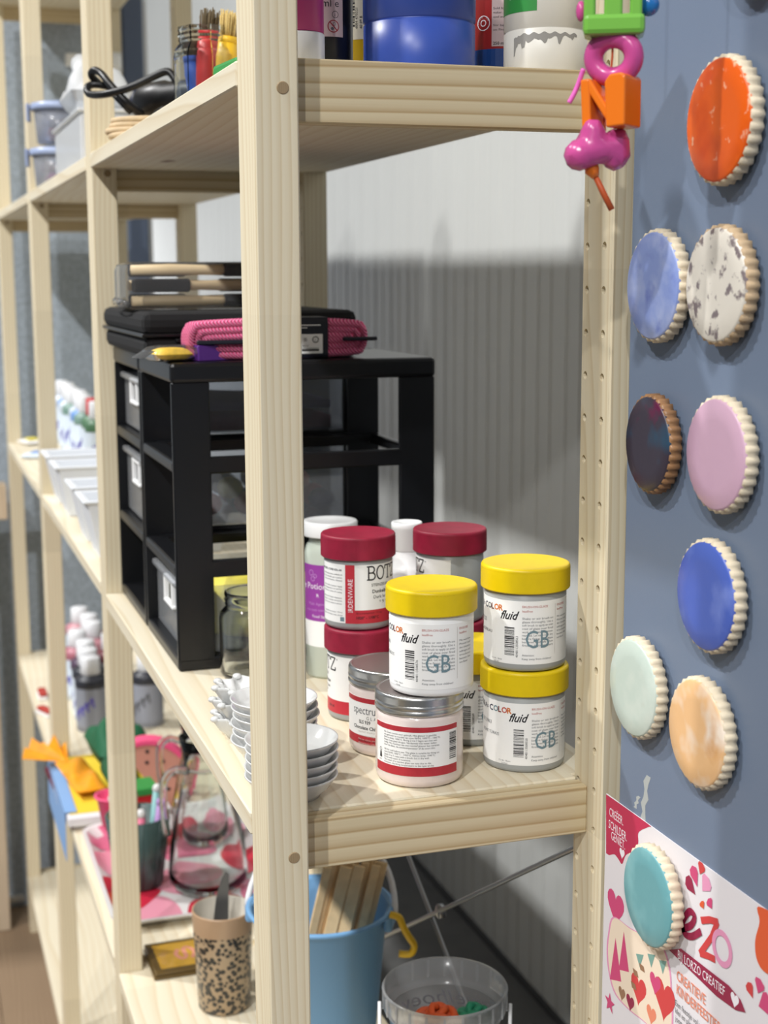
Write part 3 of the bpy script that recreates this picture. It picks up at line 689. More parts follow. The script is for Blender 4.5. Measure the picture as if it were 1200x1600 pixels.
# ------------------------------------------------------------------ on top of the towers
ZT = ZM + UH
t = thing('zip_pouch', 'flat black zipped pouch lying across the drawer towers', 'pouch', (-.690, .122, ZT))
def cushion(sx, sy, h, n=18, p=4.0, sag=0):
    mb = MB(); vs = []; fs = []
    for s in (1, -1):
        for j in range(n + 1):
            for i in range(n + 1):
                a = i / n * 2 - 1; b = j / n * 2 - 1; f = max(0, (1 - abs(a) ** p)) ** .5 * max(0, (1 - abs(b) ** p)) ** .5
                vs.append((a * sx / 2, b * sy / 2, h / 2 + s * h / 2 * f * (1 - (sag * .15 * math.sin(5 * a + 3 * b) if s > 0 else 0))))
    q = lambda L, i, j: L * (n + 1) ** 2 + j * (n + 1) + i
    for j in range(n):
        for i in range(n): fs += [(q(0, i, j), q(0, i + 1, j), q(0, i + 1, j + 1), q(0, i, j + 1)), (q(1, i, j), q(1, i, j + 1), q(1, i + 1, j + 1), q(1, i + 1, j))]
    return mb.add(vs, fs, True)
MB().box((0, 0, .0115), (.300, .226, .023), .008).build('lower_half', 'black_fabric', t)
MB().box((0, 0, .0355), (.304, .230, .023), .008).build('upper_half', 'black_fabric', t)
MB().box((0, 0, .0233), (.306, .232, .004), .001).build('zip', 'black_plastic', t)
MB().box((.157, -.06, .018), (.012, .045, .004), .001).build('zip_pull', 'black_plastic', t)
ZP = ZT + .0475
t = thing('brush_pack', 'clear plastic pack of foam brushes with pale wooden handles', 'brush pack', (-.660, .092, ZP))
film = MB(); w_, d_, h_ = .100, .178, .051
film.box((0, 0, h_ / 2), (w_, d_, h_), .009).build('film', 'clear_film', t)
MB().tube([(-.045, -.088, .006), (.0, -.094, .010), (.045, -.088, .006)], .004, 6).build('crimp', 'clear_film', t)
mat('black_foam', (26, 25, 27), .95, bump=.6, bscale=700); wood('birch', 'Y', light=(226, 204, 164), dark=(206, 178, 134), freq=40, knots=False)
for k, (x, z, flip) in enumerate([(.034, .0425, 1), (.034, .026, -1), (.034, .0095, 1), (.008, .0425, -1), (.008, .026, 1), (.008, .0095, -1)]):
    b = MB().tube([(x, -.082 * flip, z), (x, -.04 * flip, z), (x, .015 * flip, z), (x, .022 * flip, z)], [.0055, .0068, .005, .004], 12).build('handle', 'birch', t)
    MB().box((x, .050 * flip, z), (.018, .062, .0145), .003).build('foam_head', 'black_foam', b)
# purple carton with a clear sachet
t = thing('candy_packet', 'small purple carton with a clear bag of yellow pieces beside the pink rope', 'packet', (-.495, .048, ZT), .30)
mat('purple_card', (88, 44, 130), .4); mat('yellow_bits', (236, 196, 60), .5, noise=.2, nscale=150)
MB().box((.012, .030, .008), (.034, .075, .016), .001).build('carton', 'purple_card', t)
b = cushion(.036, .050, .017).build('bag', 'clear_film', t, (.010, -.028, 0)); b.rotation_euler = (0, 0, 0)
cushion(.027, .036, .013, 10).build('contents', 'yellow_bits', b, (0, 0, .001))
MB().box((.010, -.058, .008), (.026, .014, .0006), 0, RX(.5)).build('bag_end', 'clear_film', t)
# pink rope bundle with a dark paper band
mat('pink_rope', (226, 66, 134), .8); nt = MATS['pink_rope'].node_tree
wv = nt.nodes.new('ShaderNodeTexWave'); wv.inputs['Scale'].default_value = 170; wv.inputs['Distortion'].default_value = .5; wv.bands_direction = 'DIAGONAL'
tcn = nt.nodes.new('ShaderNodeTexCoord'); nt.links.new(tcn.outputs['Object'], wv.inputs['Vector'])
rp = nt.nodes.new('ShaderNodeValToRGB'); rp.color_ramp.elements[0].color = lin((246, 84, 140)); rp.color_ramp.elements[1].color = lin((255, 152, 192)); nt.links.new(wv.outputs['Fac'], rp.inputs['Fac'])
nt.links.new(rp.outputs['Color'], nt.nodes['Principled BSDF'].inputs['Base Color'])
bp = nt.nodes.new('ShaderNodeBump'); bp.inputs['Distance'].default_value = .002; nt.links.new(wv.outputs['Fac'], bp.inputs['Height']); nt.links.new(bp.outputs['Normal'], nt.nodes['Principled BSDF'].inputs['Normal'])
pL = on_x(289, 530, -.485).y; pR = on_x(570, 530, -.485).y
t = thing('rope_bundle', 'coiled bundle of bright pink rope with a dark paper band', 'rope', (-.487, (pL + pR) / 2, ZT))
HL = (pR - pL) / 2; rr = .0042; rope = MB(); zc = .0205
for layer in range(4):
    x = -.0205 + layer * .0105
    for k in range(3):
        Hh = .0205 - rr - k * .0068; Ln = HL - rr - k * .0072; pts = []
        for i in range(28):
            a = 2 * PI * i / 28; ca, sa = math.cos(a), math.sin(a)
            y = (Ln - Hh) * (1 if ca > 0 else -1) * min(1, abs(ca) * 1.6) + Hh * ca; z = zc + Hh * (abs(sa) ** .75) * (1 if sa > 0 else -1)
            pts.append((x + .0012 * math.sin(3 * a + k), y, z))
        rope.tube(smoothpath(pts, 2, True), rr, 8, closed=True)
rope.build('rope_coil', 'pink_rope', t)
mat('band_card', (26, 28, 40), .45)
ya, yb = on_x(436, 530, -.462).y - (pL + pR) / 2, on_x(516, 530, -.462).y - (pL + pR) / 2
bd = MB()
prof = [(.0165, .001), (.0175, .004), (.0178, .037), (.0165, .0418), (-.0250, .0418), (-.0262, .037), (-.0262, .004), (-.0250, .0005)]
vs = [(x, ya, z) for x, z in prof] + [(x, yb, z) for x, z in prof]; n = len(prof)
band = bd.add(vs, [(i, (i + 1) % n, n + (i + 1) % n, n + i) for i in range(n)]).build('paper_band', 'band_card', t)
fm = lambda u, v: (.0181, u, v)
Print().rect(yb - .045, .0055, yb - .006, .025).build('sticker', 'paper_white', band, fm, 0)
p = Print().ring(yb - .0135, .0195, .0034, .0009).text('i', yb - .0140, .0176, .005).text('®', yb - .026, .0178, .005).rect(yb - .028, .0080, yb - .010, .0100).rect(yb - .028, .0108, yb - .010, .0112).text('100% PP', yb - .028, .0125, .0022).text('40 °C', yb - .036, .0185, .0026)
p.build('lettering', 'ink_black', band, lambda u, v: (.0183, u, v), 0)
Print().rect(yb - .040, .0335, yb - .008, .0345).rect(yb - .040, .0310, yb - .022, .0317).build('rule', 'paper_white', band, fm, 0)
MB().box((.0185, pL - (pL + pR) / 2 + .036, .0185), (.006, .055, .0045), .001).build('cord_tie', 'band_card', t)
MB().box((.0175, HL - .010, .0195), (.006, .036, .0040), .001).build('cord_tie', 'band_card', t)

# ------------------------------------------------------------------ small things in front of the towers
mat('pale_pink', (206, 150, 170), .6); mat('lilac', (120, 92, 150), .6); mat('dusty_rose', (190, 120, 140), .6)
cN, rN = place(345, 455, 1071, ZM)
def glass_jar(c, R, H, label, hexa=False, cat='jar'):
    t = thing('glass_jar', label, cat, c, 0)
    o = [(R * .55, .003), (R * .9, 0), (R, .006), (R, H * .70), (R * .97, H * .76), (R * .84, H * .82), (R * .80, H * .84), (R * .84, H * .86), (R * .82, H * .885), (R * .86, H * .91), (R * .82, H * .94), (R * .85, H * .965), (R * .83, H), (R * .78, H)]
    i = [(R * .75, H * .96), (R * .75, H * .84), (R * .90, H * .74), (R * .94, H * .69), (R * .94, .010), (R * .85, .006), (0, .006)]
    MB().lathe([(0, .003)] + o + i, 8 if hexa else 44, smooth=not hexa).build('glass', 'glass', t); return t
hN = zat(cN, 400, 922, 0) - ZM
glass_jar(cN, rN, hN, 'glass jar with coloured sticks standing beside the black drawers')
for k, (m_, w_, a, px) in enumerate([('lilac', 'violet', .36, -.010), ('dusty_rose', 'rose pink', .30, .002), ('pale_pink', 'pale pink', .22, .012)]):
    o = MB().box((0, 0, .036), (.012, .003, .070), .0012).build('stick', m_, None, cN + Vector((.004 * k, .012 + px * .6, .0105)), (-a, 0, .1 * k))
    tag(o, 'flat %s craft stick leaning in the glass jar' % w_, 'stick', 'craft sticks in the glass jar')
def dish_mesh(R):
    p = [(0, .0035), (R * .52, .0035), (R * .56, 0), (R * .62, 0), (R * .66, .003), (R * .84, .0085), (R * .97, .0155), (R, .0168), (R * .995, .0178), (R * .955, .0172), (R * .82, .0112), (R * .62, .0066), (R * .55, .0058), (0, .0058)]
    return MB().lathe(p, 56).mesh('dish')
DM = dish_mesh(.036)
def stack(cx, cy, n, step, words, grp):
    for k in range(n):
        o = link('dish', DM, 'white_china', None, (cx + random.uniform(-.0012, .0012), cy + random.uniform(-.0012, .0012), ZM + k * step))
        tag(o, 'small white china dish, %s' % words(k), 'dish', grp)
o1 = ['bottom', 'second from bottom', 'third from bottom', 'fourth from bottom', 'topmost']
q = on_z(456, 1152, ZM + .0456); stack(q.x, q.y, 5, .0070, lambda k: '%s of the stack right of the front post' % o1[k], 'white dishes, front stack')
o2 = ['bottom', 'second from bottom', 'third from bottom', 'fourth from bottom', 'fifth from bottom', 'topmost']
q = on_z(429, 1087, ZM + .0526); stack(q.x, q.y, 6, .0070, lambda k: '%s of the stack behind the front post' % o2[k], 'white dishes, rear stack')
# star-shaped white plate beside the rear stack
q2 = Vector((q.x - .066, q.y - .010, ZM))
st = []
for i in range(80):
    a = 2 * PI * i / 80; k = .026 + .0045 * math.cos(8 * a); st.append((k * math.cos(a), k * math.sin(a)))
t = thing('flower_plate', 'white scalloped flower plate, bottom of three by the rear dish stack', 'plate', q2, (0, 0, .2), 'white flower plates')
mb = MB(); rings = [(.55, .000), (.62, .0035), (.80, .008), (1.0, .017), (1.02, .019), (.98, .0195), (.78, .0105), (.6, .006), (.0, .006)]; N_ = 80; vs = []; fs = []
for f, z in rings: vs += [(x * f, y * f, z) for x, y in st]
for j in range(len(rings) - 1): fs += [(j * N_ + i, j * N_ + (i + 1) % N_, (j + 1) * N_ + (i + 1) % N_, (j + 1) * N_ + i) for i in range(N_)]
fs.append(tuple(range(N_))[::-1]); mb.add(vs, fs, True).build('plate', 'white_china', t)
for i in range(8):
    a = 2 * PI * i / 8; MB().ball((.0285 * math.cos(a), .0285 * math.sin(a), .0185), .0035, 10, (1.2, 1.2, .8)).build('petal_tip', 'white_china', t)
dup(t, q2 + Vector((-.002, .001, .0135)), (0, 0, .55), 'white scalloped flower plate, middle of three by the rear dish stack')
dup(t, q2 + Vector((.001, .002, .027)), (0, 0, .1), 'white scalloped flower plate, topmost of three by the rear dish stack')
# ------------------------------------------------------------------ upper shelf, right end
mat('magenta', (176, 54, 122), .35); mat('tub_blue', (50, 76, 160), .36); mat('tub_white', (226, 223, 214), .4); mat('leaf_green', (52, 140, 66), .45)
mat('bottle_black', (18, 20, 26), .3); mat('label_pinkgrey', (196, 176, 176), .5); mat('mustard', (196, 160, 24), .4); mat('label_cream', (206, 198, 180), .5)
mat('brick_red', (158, 38, 36), .4); mat('deep_blue', (22, 62, 128), .35); mat('grey_stain', (150, 148, 144), .7); mat('ink_crimson', (150, 30, 40), .5)
def upright(px, X): return on_x(px, 92, X).y
def zpx(c, x, y, R=0): return zat(Vector(c), x, y, R) - ZU
y_ = upright(468, -.088); c = Vector((-.088, y_, ZU)); R = .0182
t = thing('paint_bottle', 'magenta bottle standing on its white cap beside the front post', 'bottle', c, facing(c))
h = zpx(c, 470, 47, R)
MB().lathe([(0, 0), (R - .001, 0), (R, .001), (R, h - .001), (R - .0008, h), (0, h)], 40).build('cap', 'white_plastic', t)
MB().lathe([(R - .002, h), (R - .0004, h + .0005), (R - .0004, h + .11), (R * .6, h + .12), (0, h + .12)], 40).build('body', 'magenta', t)
y_ = upright(508, -.148); c = Vector((-.148, y_, ZU))
t = thing('paint_bottle', 'black bottle with pinkish label and hazard signs behind the magenta one', 'bottle', c, facing(c) + .05)
R = .0215
MB().lathe([(0, 0), (R - .002, 0), (R, .002), (R, .105), (R * .5, .125), (R * .5, .14), (0, .14)], 40).build('body', 'bottle_black', t)
hz = zpx(c, 526, 57, R)
lab = sector(R, hz, .10, -1.35, .62).build('label', 'label_pinkgrey', t); mp = cyl_map(R + .0003)
Print().text('75 ml e', .010, hz + .0215, .0078, align='RIGHT').ring(-.0050, hz + .0165, .0032, .0012).disc(-.005, hz + .0165, .0012).ring(.0070, hz + .0160, .0026, .0004).text('i', .0066, hz + .0145, .0040).text('l.', -.0075, hz + .0085, .003).text('k', -.0075, hz + .003, .003).build('lettering', 'ink_black', lab, mp)
Print().ring(.0055, hz + .0075, .0046, .0007).build('warning_sign', 'ink_crimson', lab, mp)
Print().stroke([(.0025, hz + .0108), (.0087, hz + .0043)], .0008).build('warning_bar', 'ink_crimson', lab, mp)
Print().ring(.0062, hz + .0092, .0012, .0003).disc(.0046, hz + .0058, .0012, 10).build('warning_face', 'ink_grey', lab, mp)
y_ = upright(574, -.205); c = Vector((-.205, y_, ZU))
t = thing('paint_bottle', 'yellow bottle with a cream barcode label beside the blue tub', 'bottle', c, facing(c)); R = .0175
MB().lathe([(0, 0), (R - .002, 0), (R, .002), (R, .105), (R * .5, .125), (R * .5, .14), (0, .14)], 40).build('body', 'mustard', t)
hz = zpx(c, 556, 61, R); lab = sector(R, hz, .10, -1.5, 1.5).build('label', 'label_cream', t); mp = cyl_map(R + .0003)
Print().bars(-.0185, hz + .010, -.0105, hz + .034, 22, True, 9).text('4004 470321', -.0078, hz + .008, .0032, rot=PI / 2).text('40 09 8', -.0040, hz + .008, .0032, rot=PI / 2).build('lettering', 'ink_black', lab, mp)
# blue tub
c = Vector((-.110, upright(655, -.110), ZU)); t = thing('paint_tub', 'large round blue plastic tub on the upper shelf', 'tub', c, facing(c)); R = 87 * (c - CAMP).dot(CF) / FPX
h = zpx(c, 655, 24, R)
MB().lathe([(0, .001), (R - .003, 0), (R - .001, .001), (R, .004), (R, h - .0015), (R - .0012, h - .001), (R - .0012, h + .0004), (R + .0003, h + .0012), (R + .0003, h + .06), (R - .002, h + .063), (0, h + .063)], 64).build('body', 'tub_blue', t)
MB().lathe([(R - .001, h + .055), (R + .002, h + .055), (R + .002, h + .072), (R, h + .074), (0, h + .074)], 64).build('lid', 'tub_blue', t)
# red and blue bottle
c = Vector((-.170, upright(781, -.170), ZU)); R = .0255; t = thing('paint_bottle', 'red bottle with blue foot and round white stamp beside the blue tub', 'bottle', c, facing(c))
h = zpx(c, 772, 76, R)
MB().lathe([(0, .001), (R - .002, 0), (R, .002), (R, .12), (R * .5, .135), (R * .5, .15), (0, .15)], 44).build('body', 'brick_red', t)
sector(R, .0005, h, -PI, PI, 44).build('foot_band', 'deep_blue', t)
lab = sector(R, h + .0018, .11, -.26, 1.3).build('label', 'label_pinkgrey', t); mp = cyl_map(R + .0003)
Print().text('250 ml', -.0055, h + .003, .0034, bold=.02).lines(-.0055, h + .030, .014, .0024, ['Sold by the', 'maker. Keep', 'cool and dry', '', 'Stir before', 'use. Rinse']).build('lettering', 'ink_black', lab, mp)
stp = Print().ring(-.0140, h + .020, .0058, .0006)
for i, ch in enumerate('MADE IN '):
    a = PI * .98 - i * .42; stp.text(ch, -.0140 + .0042 * math.cos(a), h + .020 + .0042 * math.sin(a), .0024, rot=a - PI / 2, align='CENTER')
stp.ring(-.0140, h + .020, .0026, .0007).build('stamp', 'ink_white', lab, mp)
# white tub with a worn grey edge
c = Vector((-.090, upright(853, -.090), ZU)); R = 66 * (c - CAMP).dot(CF) / FPX; t = thing('paint_tub', 'white plastic tub with worn grey stain and green label', 'tub', c, facing(c))
h = zpx(c, 853, 42, R)
MB().lathe([(0, .001), (R - .002, 0), (R, .002), (R, h - .0012), (R - .0009, h - .0006), (R - .0009, h + .0006), (R, h + .0012), (R, h + .055), (R - .002, h + .058), (0, h + .058)], 64).build('body', 'tub_white', t)
mp = cyl_map(R + .0002); r = random.Random(4); p = Print(); N_ = 46; top = []; bot = []
for i in range(N_ + 1):
    u = -.027 + .052 * i / N_; tz = h - .004 + .0008 * math.sin(i * .9) - .002 * (i / N_ - .5) ** 2 - (.002 if i < 4 else 0)
    w_ = .006 + .0055 * max(0, math.sin(i * .62)) * r.random() - .0045 * (i / N_) + (.007 if i < 2 else 0) + (.005 if 6 < i < 10 else 0)
    top.append((u, tz)); bot.append((u, tz - max(.0008, w_)))
for i in range(N_): p.poly([bot[i], bot[i + 1], top[i + 1], top[i]])
p.build('stain', 'grey_stain', t, mp)
lab = sector(R, h + .012, h + .05, -1.5, -.22).build('label', 'leaf_green', t)
sector(R + .0002, h + .022, h + .036, -1.0, -.62, 14).build('code_panel', 'paper_white', lab)
Print().bars(-.0275, h + .0235, -.0190, h + .035, 16, False, 3).build('barcode', 'ink_black', lab, cyl_map(R + .0006))

# ------------------------------------------------------------------ upper shelf, left end of the nearest bay
q = on_y(322, 100, .074); c = Vector((q.x, q.y, ZU)); R = 51 * (c - CAMP).dot(CF) / FPX; H = zat(c, 322, 44, 0) - ZU
glass_jar(c, R, H, 'faceted glass jar holding paint brushes on the upper shelf', hexa=True)
mat('brush_red', (190, 44, 46), .4); mat('brush_yellow', (232, 186, 44), .4); mat('brush_blue', (52, 92, 190), .4); mat('bristle_dark', (98, 84, 60), .9, noise=.3, nscale=900); mat('bristle_pale', (206, 180, 116), .9, noise=.25, nscale=900)
mat('alu', (190, 190, 192), .3, .8)
def brush(px, ptop, mid, tilt, rz, m_, mb_, label, L=None, wd=.011):
    base = c + Vector((px[0], px[1], .008)); t = thing('paint_brush', label, 'brush', base, (tilt[0], tilt[1], rz), 'chunky paint brushes in the jar')
    L = L or H * .72
    MB().tube([(0, 0, 0), (0, 0, L * .4), (0, 0, L * .8), (0, 0, L)], [wd * .55, wd * .85, wd, wd * .9], 14).build('handle', m_, t)
    MB().tube([(0, 0, L), (0, 0, L + .006)], [wd * .92, wd * .92], 14).build('ferrule', m_, t)
    b = MB(); rr = random.Random(hash(label) % 99)
    for i in range(60):
        a = rr.uniform(0, 2 * PI); k = math.sqrt(rr.random()) * wd * .8; e = rr.uniform(1.0, 1.35)
        b.tube([(k * math.cos(a), k * math.sin(a), L + .004), (k * math.cos(a) * e, k * math.sin(a) * e, L + rr.uniform(.024, .031))], [.0011, .0007], 4)
    stuff(b.build('bristles', mb_, t)); return t
brush((.0, -.004), 0, 0, (-.10, -.05), 0, 'brush_red', 'bristle_dark', 'red-handled brush with dark bristles leaning in the jar', H * .80)
brush((.010, .012), 0, 0, (-.10, .06), 0, 'brush_yellow', 'bristle_pale', 'yellow-handled brush with pale bristles at the jar rim', H * .76)
brush((-.013, -.004), 0, 0, (.10, -.10), 0, 'brush_blue', 'bristle_dark', 'blue-handled brush half hidden at the back of the jar', H * .60, .009)
q = on_y(350, 118, .020); t = thing('green_box', 'small green carton in front of the brush jar', 'box', (q.x, .020, ZU), .1)
hG = zat(Vector((q.x, .02, ZU)), 350, 95, 0) - ZU
MB().box((0, .012, hG / 2), (.060, .024, hG), .003).build('carton', 'leaf_green', t); MB().box((.0303, .012, hG / 2), (.0006, .018, hG * .8)).build('end_flap', 'leaf_green', t)
# wooden slices with the black heat tool and its cord
mat('slice_wood', (206, 182, 146), .7, noise=.10, nscale=120)
qs = on_x(222, 180, -.715); qs = Vector((-.715, max(qs.y, .050), ZU)); zt = ZU
for k in range(5):
    o = MB().lathe([(0, 0), (.0455, 0), (.0465, .0008), (.0468, .0042), (.0458, .0052), (0, .0052)], 40).build('wood_slice', 'slice_wood', None, (qs.x + .003 * math.sin(k * 2.1), qs.y + .003 * math.cos(k * 1.7), zt))
    tag(o, 'thin round wooden slice, %s of the stack under the black cord' % ['lowest', 'second', 'middle', 'fourth', 'topmost'][k], 'wood slice', 'stack of wooden slices'); zt += .0054
mat('rubber_black', (14, 14, 16), .4); mat('navy_plastic', (30, 36, 56), .4)
t = thing('heat_tool', 'black heat tool with its cord wound up on wooden slices', 'tool', (qs.x, qs.y, zt))
axis = [(-.035, .000, .022), (.01, .030, .024), (.05, .060, .024), (.075, .078, .024)]
MB().tube([(-.05, -.008, .020), (-.035, .001, .022), (-.03, .004, .022), (-.005, .020, .023), (.0, .024, .023), (.06, .066, .023), (.072, .074, .023)], [.008, .018, .0215, .0215, .0195, .0195, .014], 20).build('body', 'rubber_black', t)
MB().tube([(-.048, -.006, .021), (-.036, .0005, .022)], [.013, .0190], 18).build('nozzle', 'navy_plastic', t)
def cordpt(x, y, X): return on_x(x, y, X) - Vector((qs.x, qs.y, zt))
P1 = [cordpt(*a) for a in ((276, 128, -.66), (262, 112, -.67), (235, 122, -.68), (200, 138, -.69), (165, 147, -.71), (140, 147, -.74), (137, 136, -.75), (150, 132, -.75), (175, 136, -.74))]
P2 = [cordpt(*a) for a in ((222, 178, -.70), (196, 158, -.695), (172, 132, -.71), (158, 115, -.73), (147, 110, -.74), (143, 118, -.75), (155, 131, -.755))]
P3 = [cordpt(*a) for a in ((205, 176, -.70), (190, 160, -.70), (178, 148, -.72))]
MB().tube(smoothpath(P1), .0042, 10).build('cord', 'rubber_black', t); MB().tube(smoothpath(P2), .0042, 10).build('cord', 'rubber_black', t); MB().tube(smoothpath(P3), .0036, 10).build('cord', 'rubber_black', t)
MB().box((.045, .030, .004), (.05, .06, .008), .003).build('rest', 'rubber_black', t)

# ------------------------------------------------------------------ low shelf of the nearest bay
mat('cup_glaze', (172, 146, 116), .3, coat=.25)
nt = MATS['cup_glaze'].node_tree; b = nt.nodes['Principled BSDF']; tc = nt.nodes.new('ShaderNodeTexCoord')
vo = nt.nodes.new('ShaderNodeTexVoronoi'); vo.inputs['Scale'].default_value = 165; vo.inputs['Randomness'].default_value = 1; nt.links.new(tc.outputs['Object'], vo.inputs['Vector'])
nz = nt.nodes.new('ShaderNodeTexNoise'); nz.inputs['Scale'].default_value = 90; nt.links.new(tc.outputs['Object'], nz.inputs['Vector'])
ad = nt.nodes.new('ShaderNodeMath'); ad.operation = 'MULTIPLY_ADD'; ad.inputs[1].default_value = -.35; nt.links.new(nz.outputs['Fac'], ad.inputs[0]); nt.links.new(vo.outputs['Distance'], ad.inputs[2])
rp = nt.nodes.new('ShaderNodeValToRGB'); rp.color_ramp.elements[0].position = .30; rp.color_ramp.elements[0].color = lin((40, 38, 36)); rp.color_ramp.elements[1].position = .37; rp.color_ramp.elements[1].color = lin((172, 148, 118))
nt.links.new(ad.outputs[0], rp.inputs['Fac']); nt.links.new(rp.outputs['Color'], b.inputs['Base Color'])
mat('cup_plain', (170, 140, 110), .3, coat=.25); mat('cup_inner', (196, 190, 178), .25, coat=.3)
c, R = place(311, 392, 1590, ZL); t = thing('ceramic_cup', 'tall beige ceramic cup with dark speckles on the low shelf', 'cup', c)
H = zat(c, 345, 1418, 0) - ZL; Rt = R * 1.17
rad = lambda z: R + (Rt - R) * (z / H)
MB().lathe([(0, .001), (R - .003, 0), (R, .003), (rad(H * .80), H * .80)], 56).build('body', 'cup_glaze', t)
MB().lathe([(rad(H * .80), H * .80), (rad(H * .985), H * .985), (Rt - .0006, H), (Rt - .0020, H)], 56).build('rim', 'cup_plain', t)
MB().lathe([(Rt - .0020, H), (Rt - .0032, H * .98), (R - .004, .006), (0, .005)], 56).build('inside', 'cup_inner', t)
mat('knife_steel', (110, 112, 116), .32, .85)
base = c + Vector((.002, -.004, .020)); t = thing('palette_knife', 'steel knife blade standing in the speckled cup', 'knife', base, (0, 0, facing(c) + PI / 2))
kh = zat(c, 360, 1362, 0) - ZL - .018; kp = [(-.008, .06), (.0095, .06), (.0125, kh - .004), (.0085, kh), (.003, kh - .010), (-.004, kh - .034), (-.0075, kh - .06)]
MB().prism(kp, -.0007, .0007, RX(PI / 2)).build('blade', 'knife_steel', t); MB().box((0, 0, .032), (.012, .007, .062), .002).build('grip', 'rubber_black', t)
t = thing('spatula', 'thin pale wooden spatula leaning inside the speckled cup', 'spatula', c + Vector((-.006, -.014, .008)), (.17, 0, 0)); MB().box((0, 0, H * .46), (.006, .0016, H * .92), .0006).build('blade', 'birch', t); MB().tube([(0, 0, 0), (0, 0, .03)], .0022, 8).build('stem', 'birch', t)
# resin coasters
mat('resin_dark', (92, 72, 34), .3, coat=.4); mat('resin_gold', (196, 152, 52), .25, coat=.5, noise=.12, nscale=60); mat('resin_edge', (150, 122, 70), .3)
pA, pB, pC_ = on_z(254, 1546, ZL), on_z(232, 1478, ZL), on_z(306, 1535, ZL)
cc = pA + (pB - pA) * .5 + (pC_ - pA) * .82; ang = math.atan2((pC_ - pA).y, (pC_ - pA).x); sx_ = .088
for k, z in enumerate((0, .0056)):
    t = thing('coaster', ['square dark gold resin coaster, lower of the pair by the cup', 'square gold resin coaster with pink swirl, upper of the pair'][k], 'coaster', (cc.x - k * .001, cc.y + k * .0015, ZL + z), PI / 2 - .0 + k * .02, 'resin coasters')
    MB().box((0, 0, .0026), (sx_, sx_, .0052), .0012).build('slab', 'resin_dark', t)
    if k:
        pn = MB().box((0, 0, .00535), (sx_ * .80, sx_ * .80, .0003)).build('picture', 'resin_gold', t); fm = lambda u, v: (u, v, .0057)
        Print().stroke(smoothpath([Vector(a) for a in ((.005, -.012, 0), (.012, -.014, 0), (.016, -.002, 0), (.013, .012, 0), (.006, .014, 0), (.003, .004, 0), (.0, -.010, 0), (-.006, -.014, 0), (-.010, 0, 0), (-.006, .014, 0))], 4), .006).build('swirl', mat('resin_pink', (206, 138, 120), .3), pn, fm, 0) if False else None
        p = Print()
        pts = smoothpath([Vector((x, y, 0)) for x, y in ((.010, -.016), (.016, .0), (.010, .016), (.003, .012), (.003, -.010), (-.004, -.014), (-.009, .0), (-.004, .014))], 4)
        p.stroke([(a.x, a.y) for a in pts], .0055).build('swirl', mat('resin_pink', (206, 138, 120), .3), pn, fm, 0)
        p = Print()
        for i in range(5): p.disc(.016 + .0032 * math.cos(i * 1.257), -.026 + .0032 * math.sin(i * 1.257), .0022, 10)
        p.build('blossom', mat('resin_mint', (176, 190, 160), .4), pn, fm, 0)
# blue bucket with wooden sticks
mat('bucket_blue', (112, 160, 204), .4); mat('clip_yellow', (226, 184, 40), .4); mat('grip_white', (226, 226, 228), .35)
c = CAMP + ray(500, 1412) * 1.65; zr = c.z; c.z = ZL; Hb = zr - ZL; Rt = .0795; Rb = .058
t = thing('bucket', 'light blue plastic bucket full of wooden sticks', 'bucket', c)
MB().lathe([(0, .002), (Rb - .003, 0), (Rb, .003), (Rt - .004, Hb - .008), (Rt, Hb - .006), (Rt + .004, Hb - .003), (Rt + .004, Hb), (Rt, Hb + .001), (Rt - .004, Hb - .004), (Rb - .003, .006), (0, .005)], 64).build('body', 'bucket_blue', t)
fb = facing(c)
for a in (fb + 1.35, fb + 1.35 + PI):
    M_ = Matrix.Translation((Rt * math.cos(a), Rt * math.sin(a), Hb - .012)) @ RZ(a)
    MB().box((0, 0, 0), (.010, .030, .022), .004, None).build('ear', 'bucket_blue', t, M_.translation, (0, 0, a))
hp = [];
for i in range(25):
    s_ = PI * i / 24; hp.append((math.cos(s_) * (Rt + .006) * math.cos(fb + 1.35) , math.cos(s_) * (Rt + .006) * math.sin(fb + 1.35), Hb - .010 + math.sin(s_) * .085))
ca, sa = math.cos(fb + 1.35), math.sin(fb + 1.35); nrm = Vector((-sa, ca, 0))
hp = [Vector(p_) + nrm * (.050 * math.sin(PI * i / 24)) for i, p_ in enumerate(hp)]
MB().tube(hp, .0035, 10).build('handle', 'grip_white', t)
pe = Vector((math.cos(fb + 1.2) * (Rt + .008), math.sin(fb + 1.2) * (Rt + .008), Hb - .010))
MB().tube(smoothpath([pe + Vector(a) for a in ((.0, -.004, .010), (.006, .004, .008), (.008, .008, -.002), (.008, .014, -.014), (.006, .022, -.028), (.004, .018, -.038), (.0, .006, -.038))]), .004, 8).build('hook', 'clip_yellow', t)
r = random.Random(8); mat('stick_wood', (222, 192, 146), .7, noise=.12, nscale=50)
dirx = Vector((math.cos(fb + PI / 2), math.sin(fb + PI / 2), 0)); dirn = Vector((math.cos(fb), math.sin(fb), 0))
for k in range(14):
    b0 = dirx * (-.048 + .0046 * k) + dirn * (.016 - .010 * (k % 4)) + Vector((0, 0, .010)); lean = .24 + r.uniform(-.015, .01)
    M_ = Matrix.Translation(c + b0) @ RZ(fb + PI / 2) @ RY(lean)
    o = MB().box((0, 0, .125), (.014 if k % 3 else .010, .0030, .25), .001).build('wooden_stick', 'stick_wood', None); o.matrix_world = M_ @ RZ(r.uniform(-.35, .35))
    tag(o, 'flat wooden stick standing in the blue bucket', 'stick', 'wooden sticks in the blue bucket')
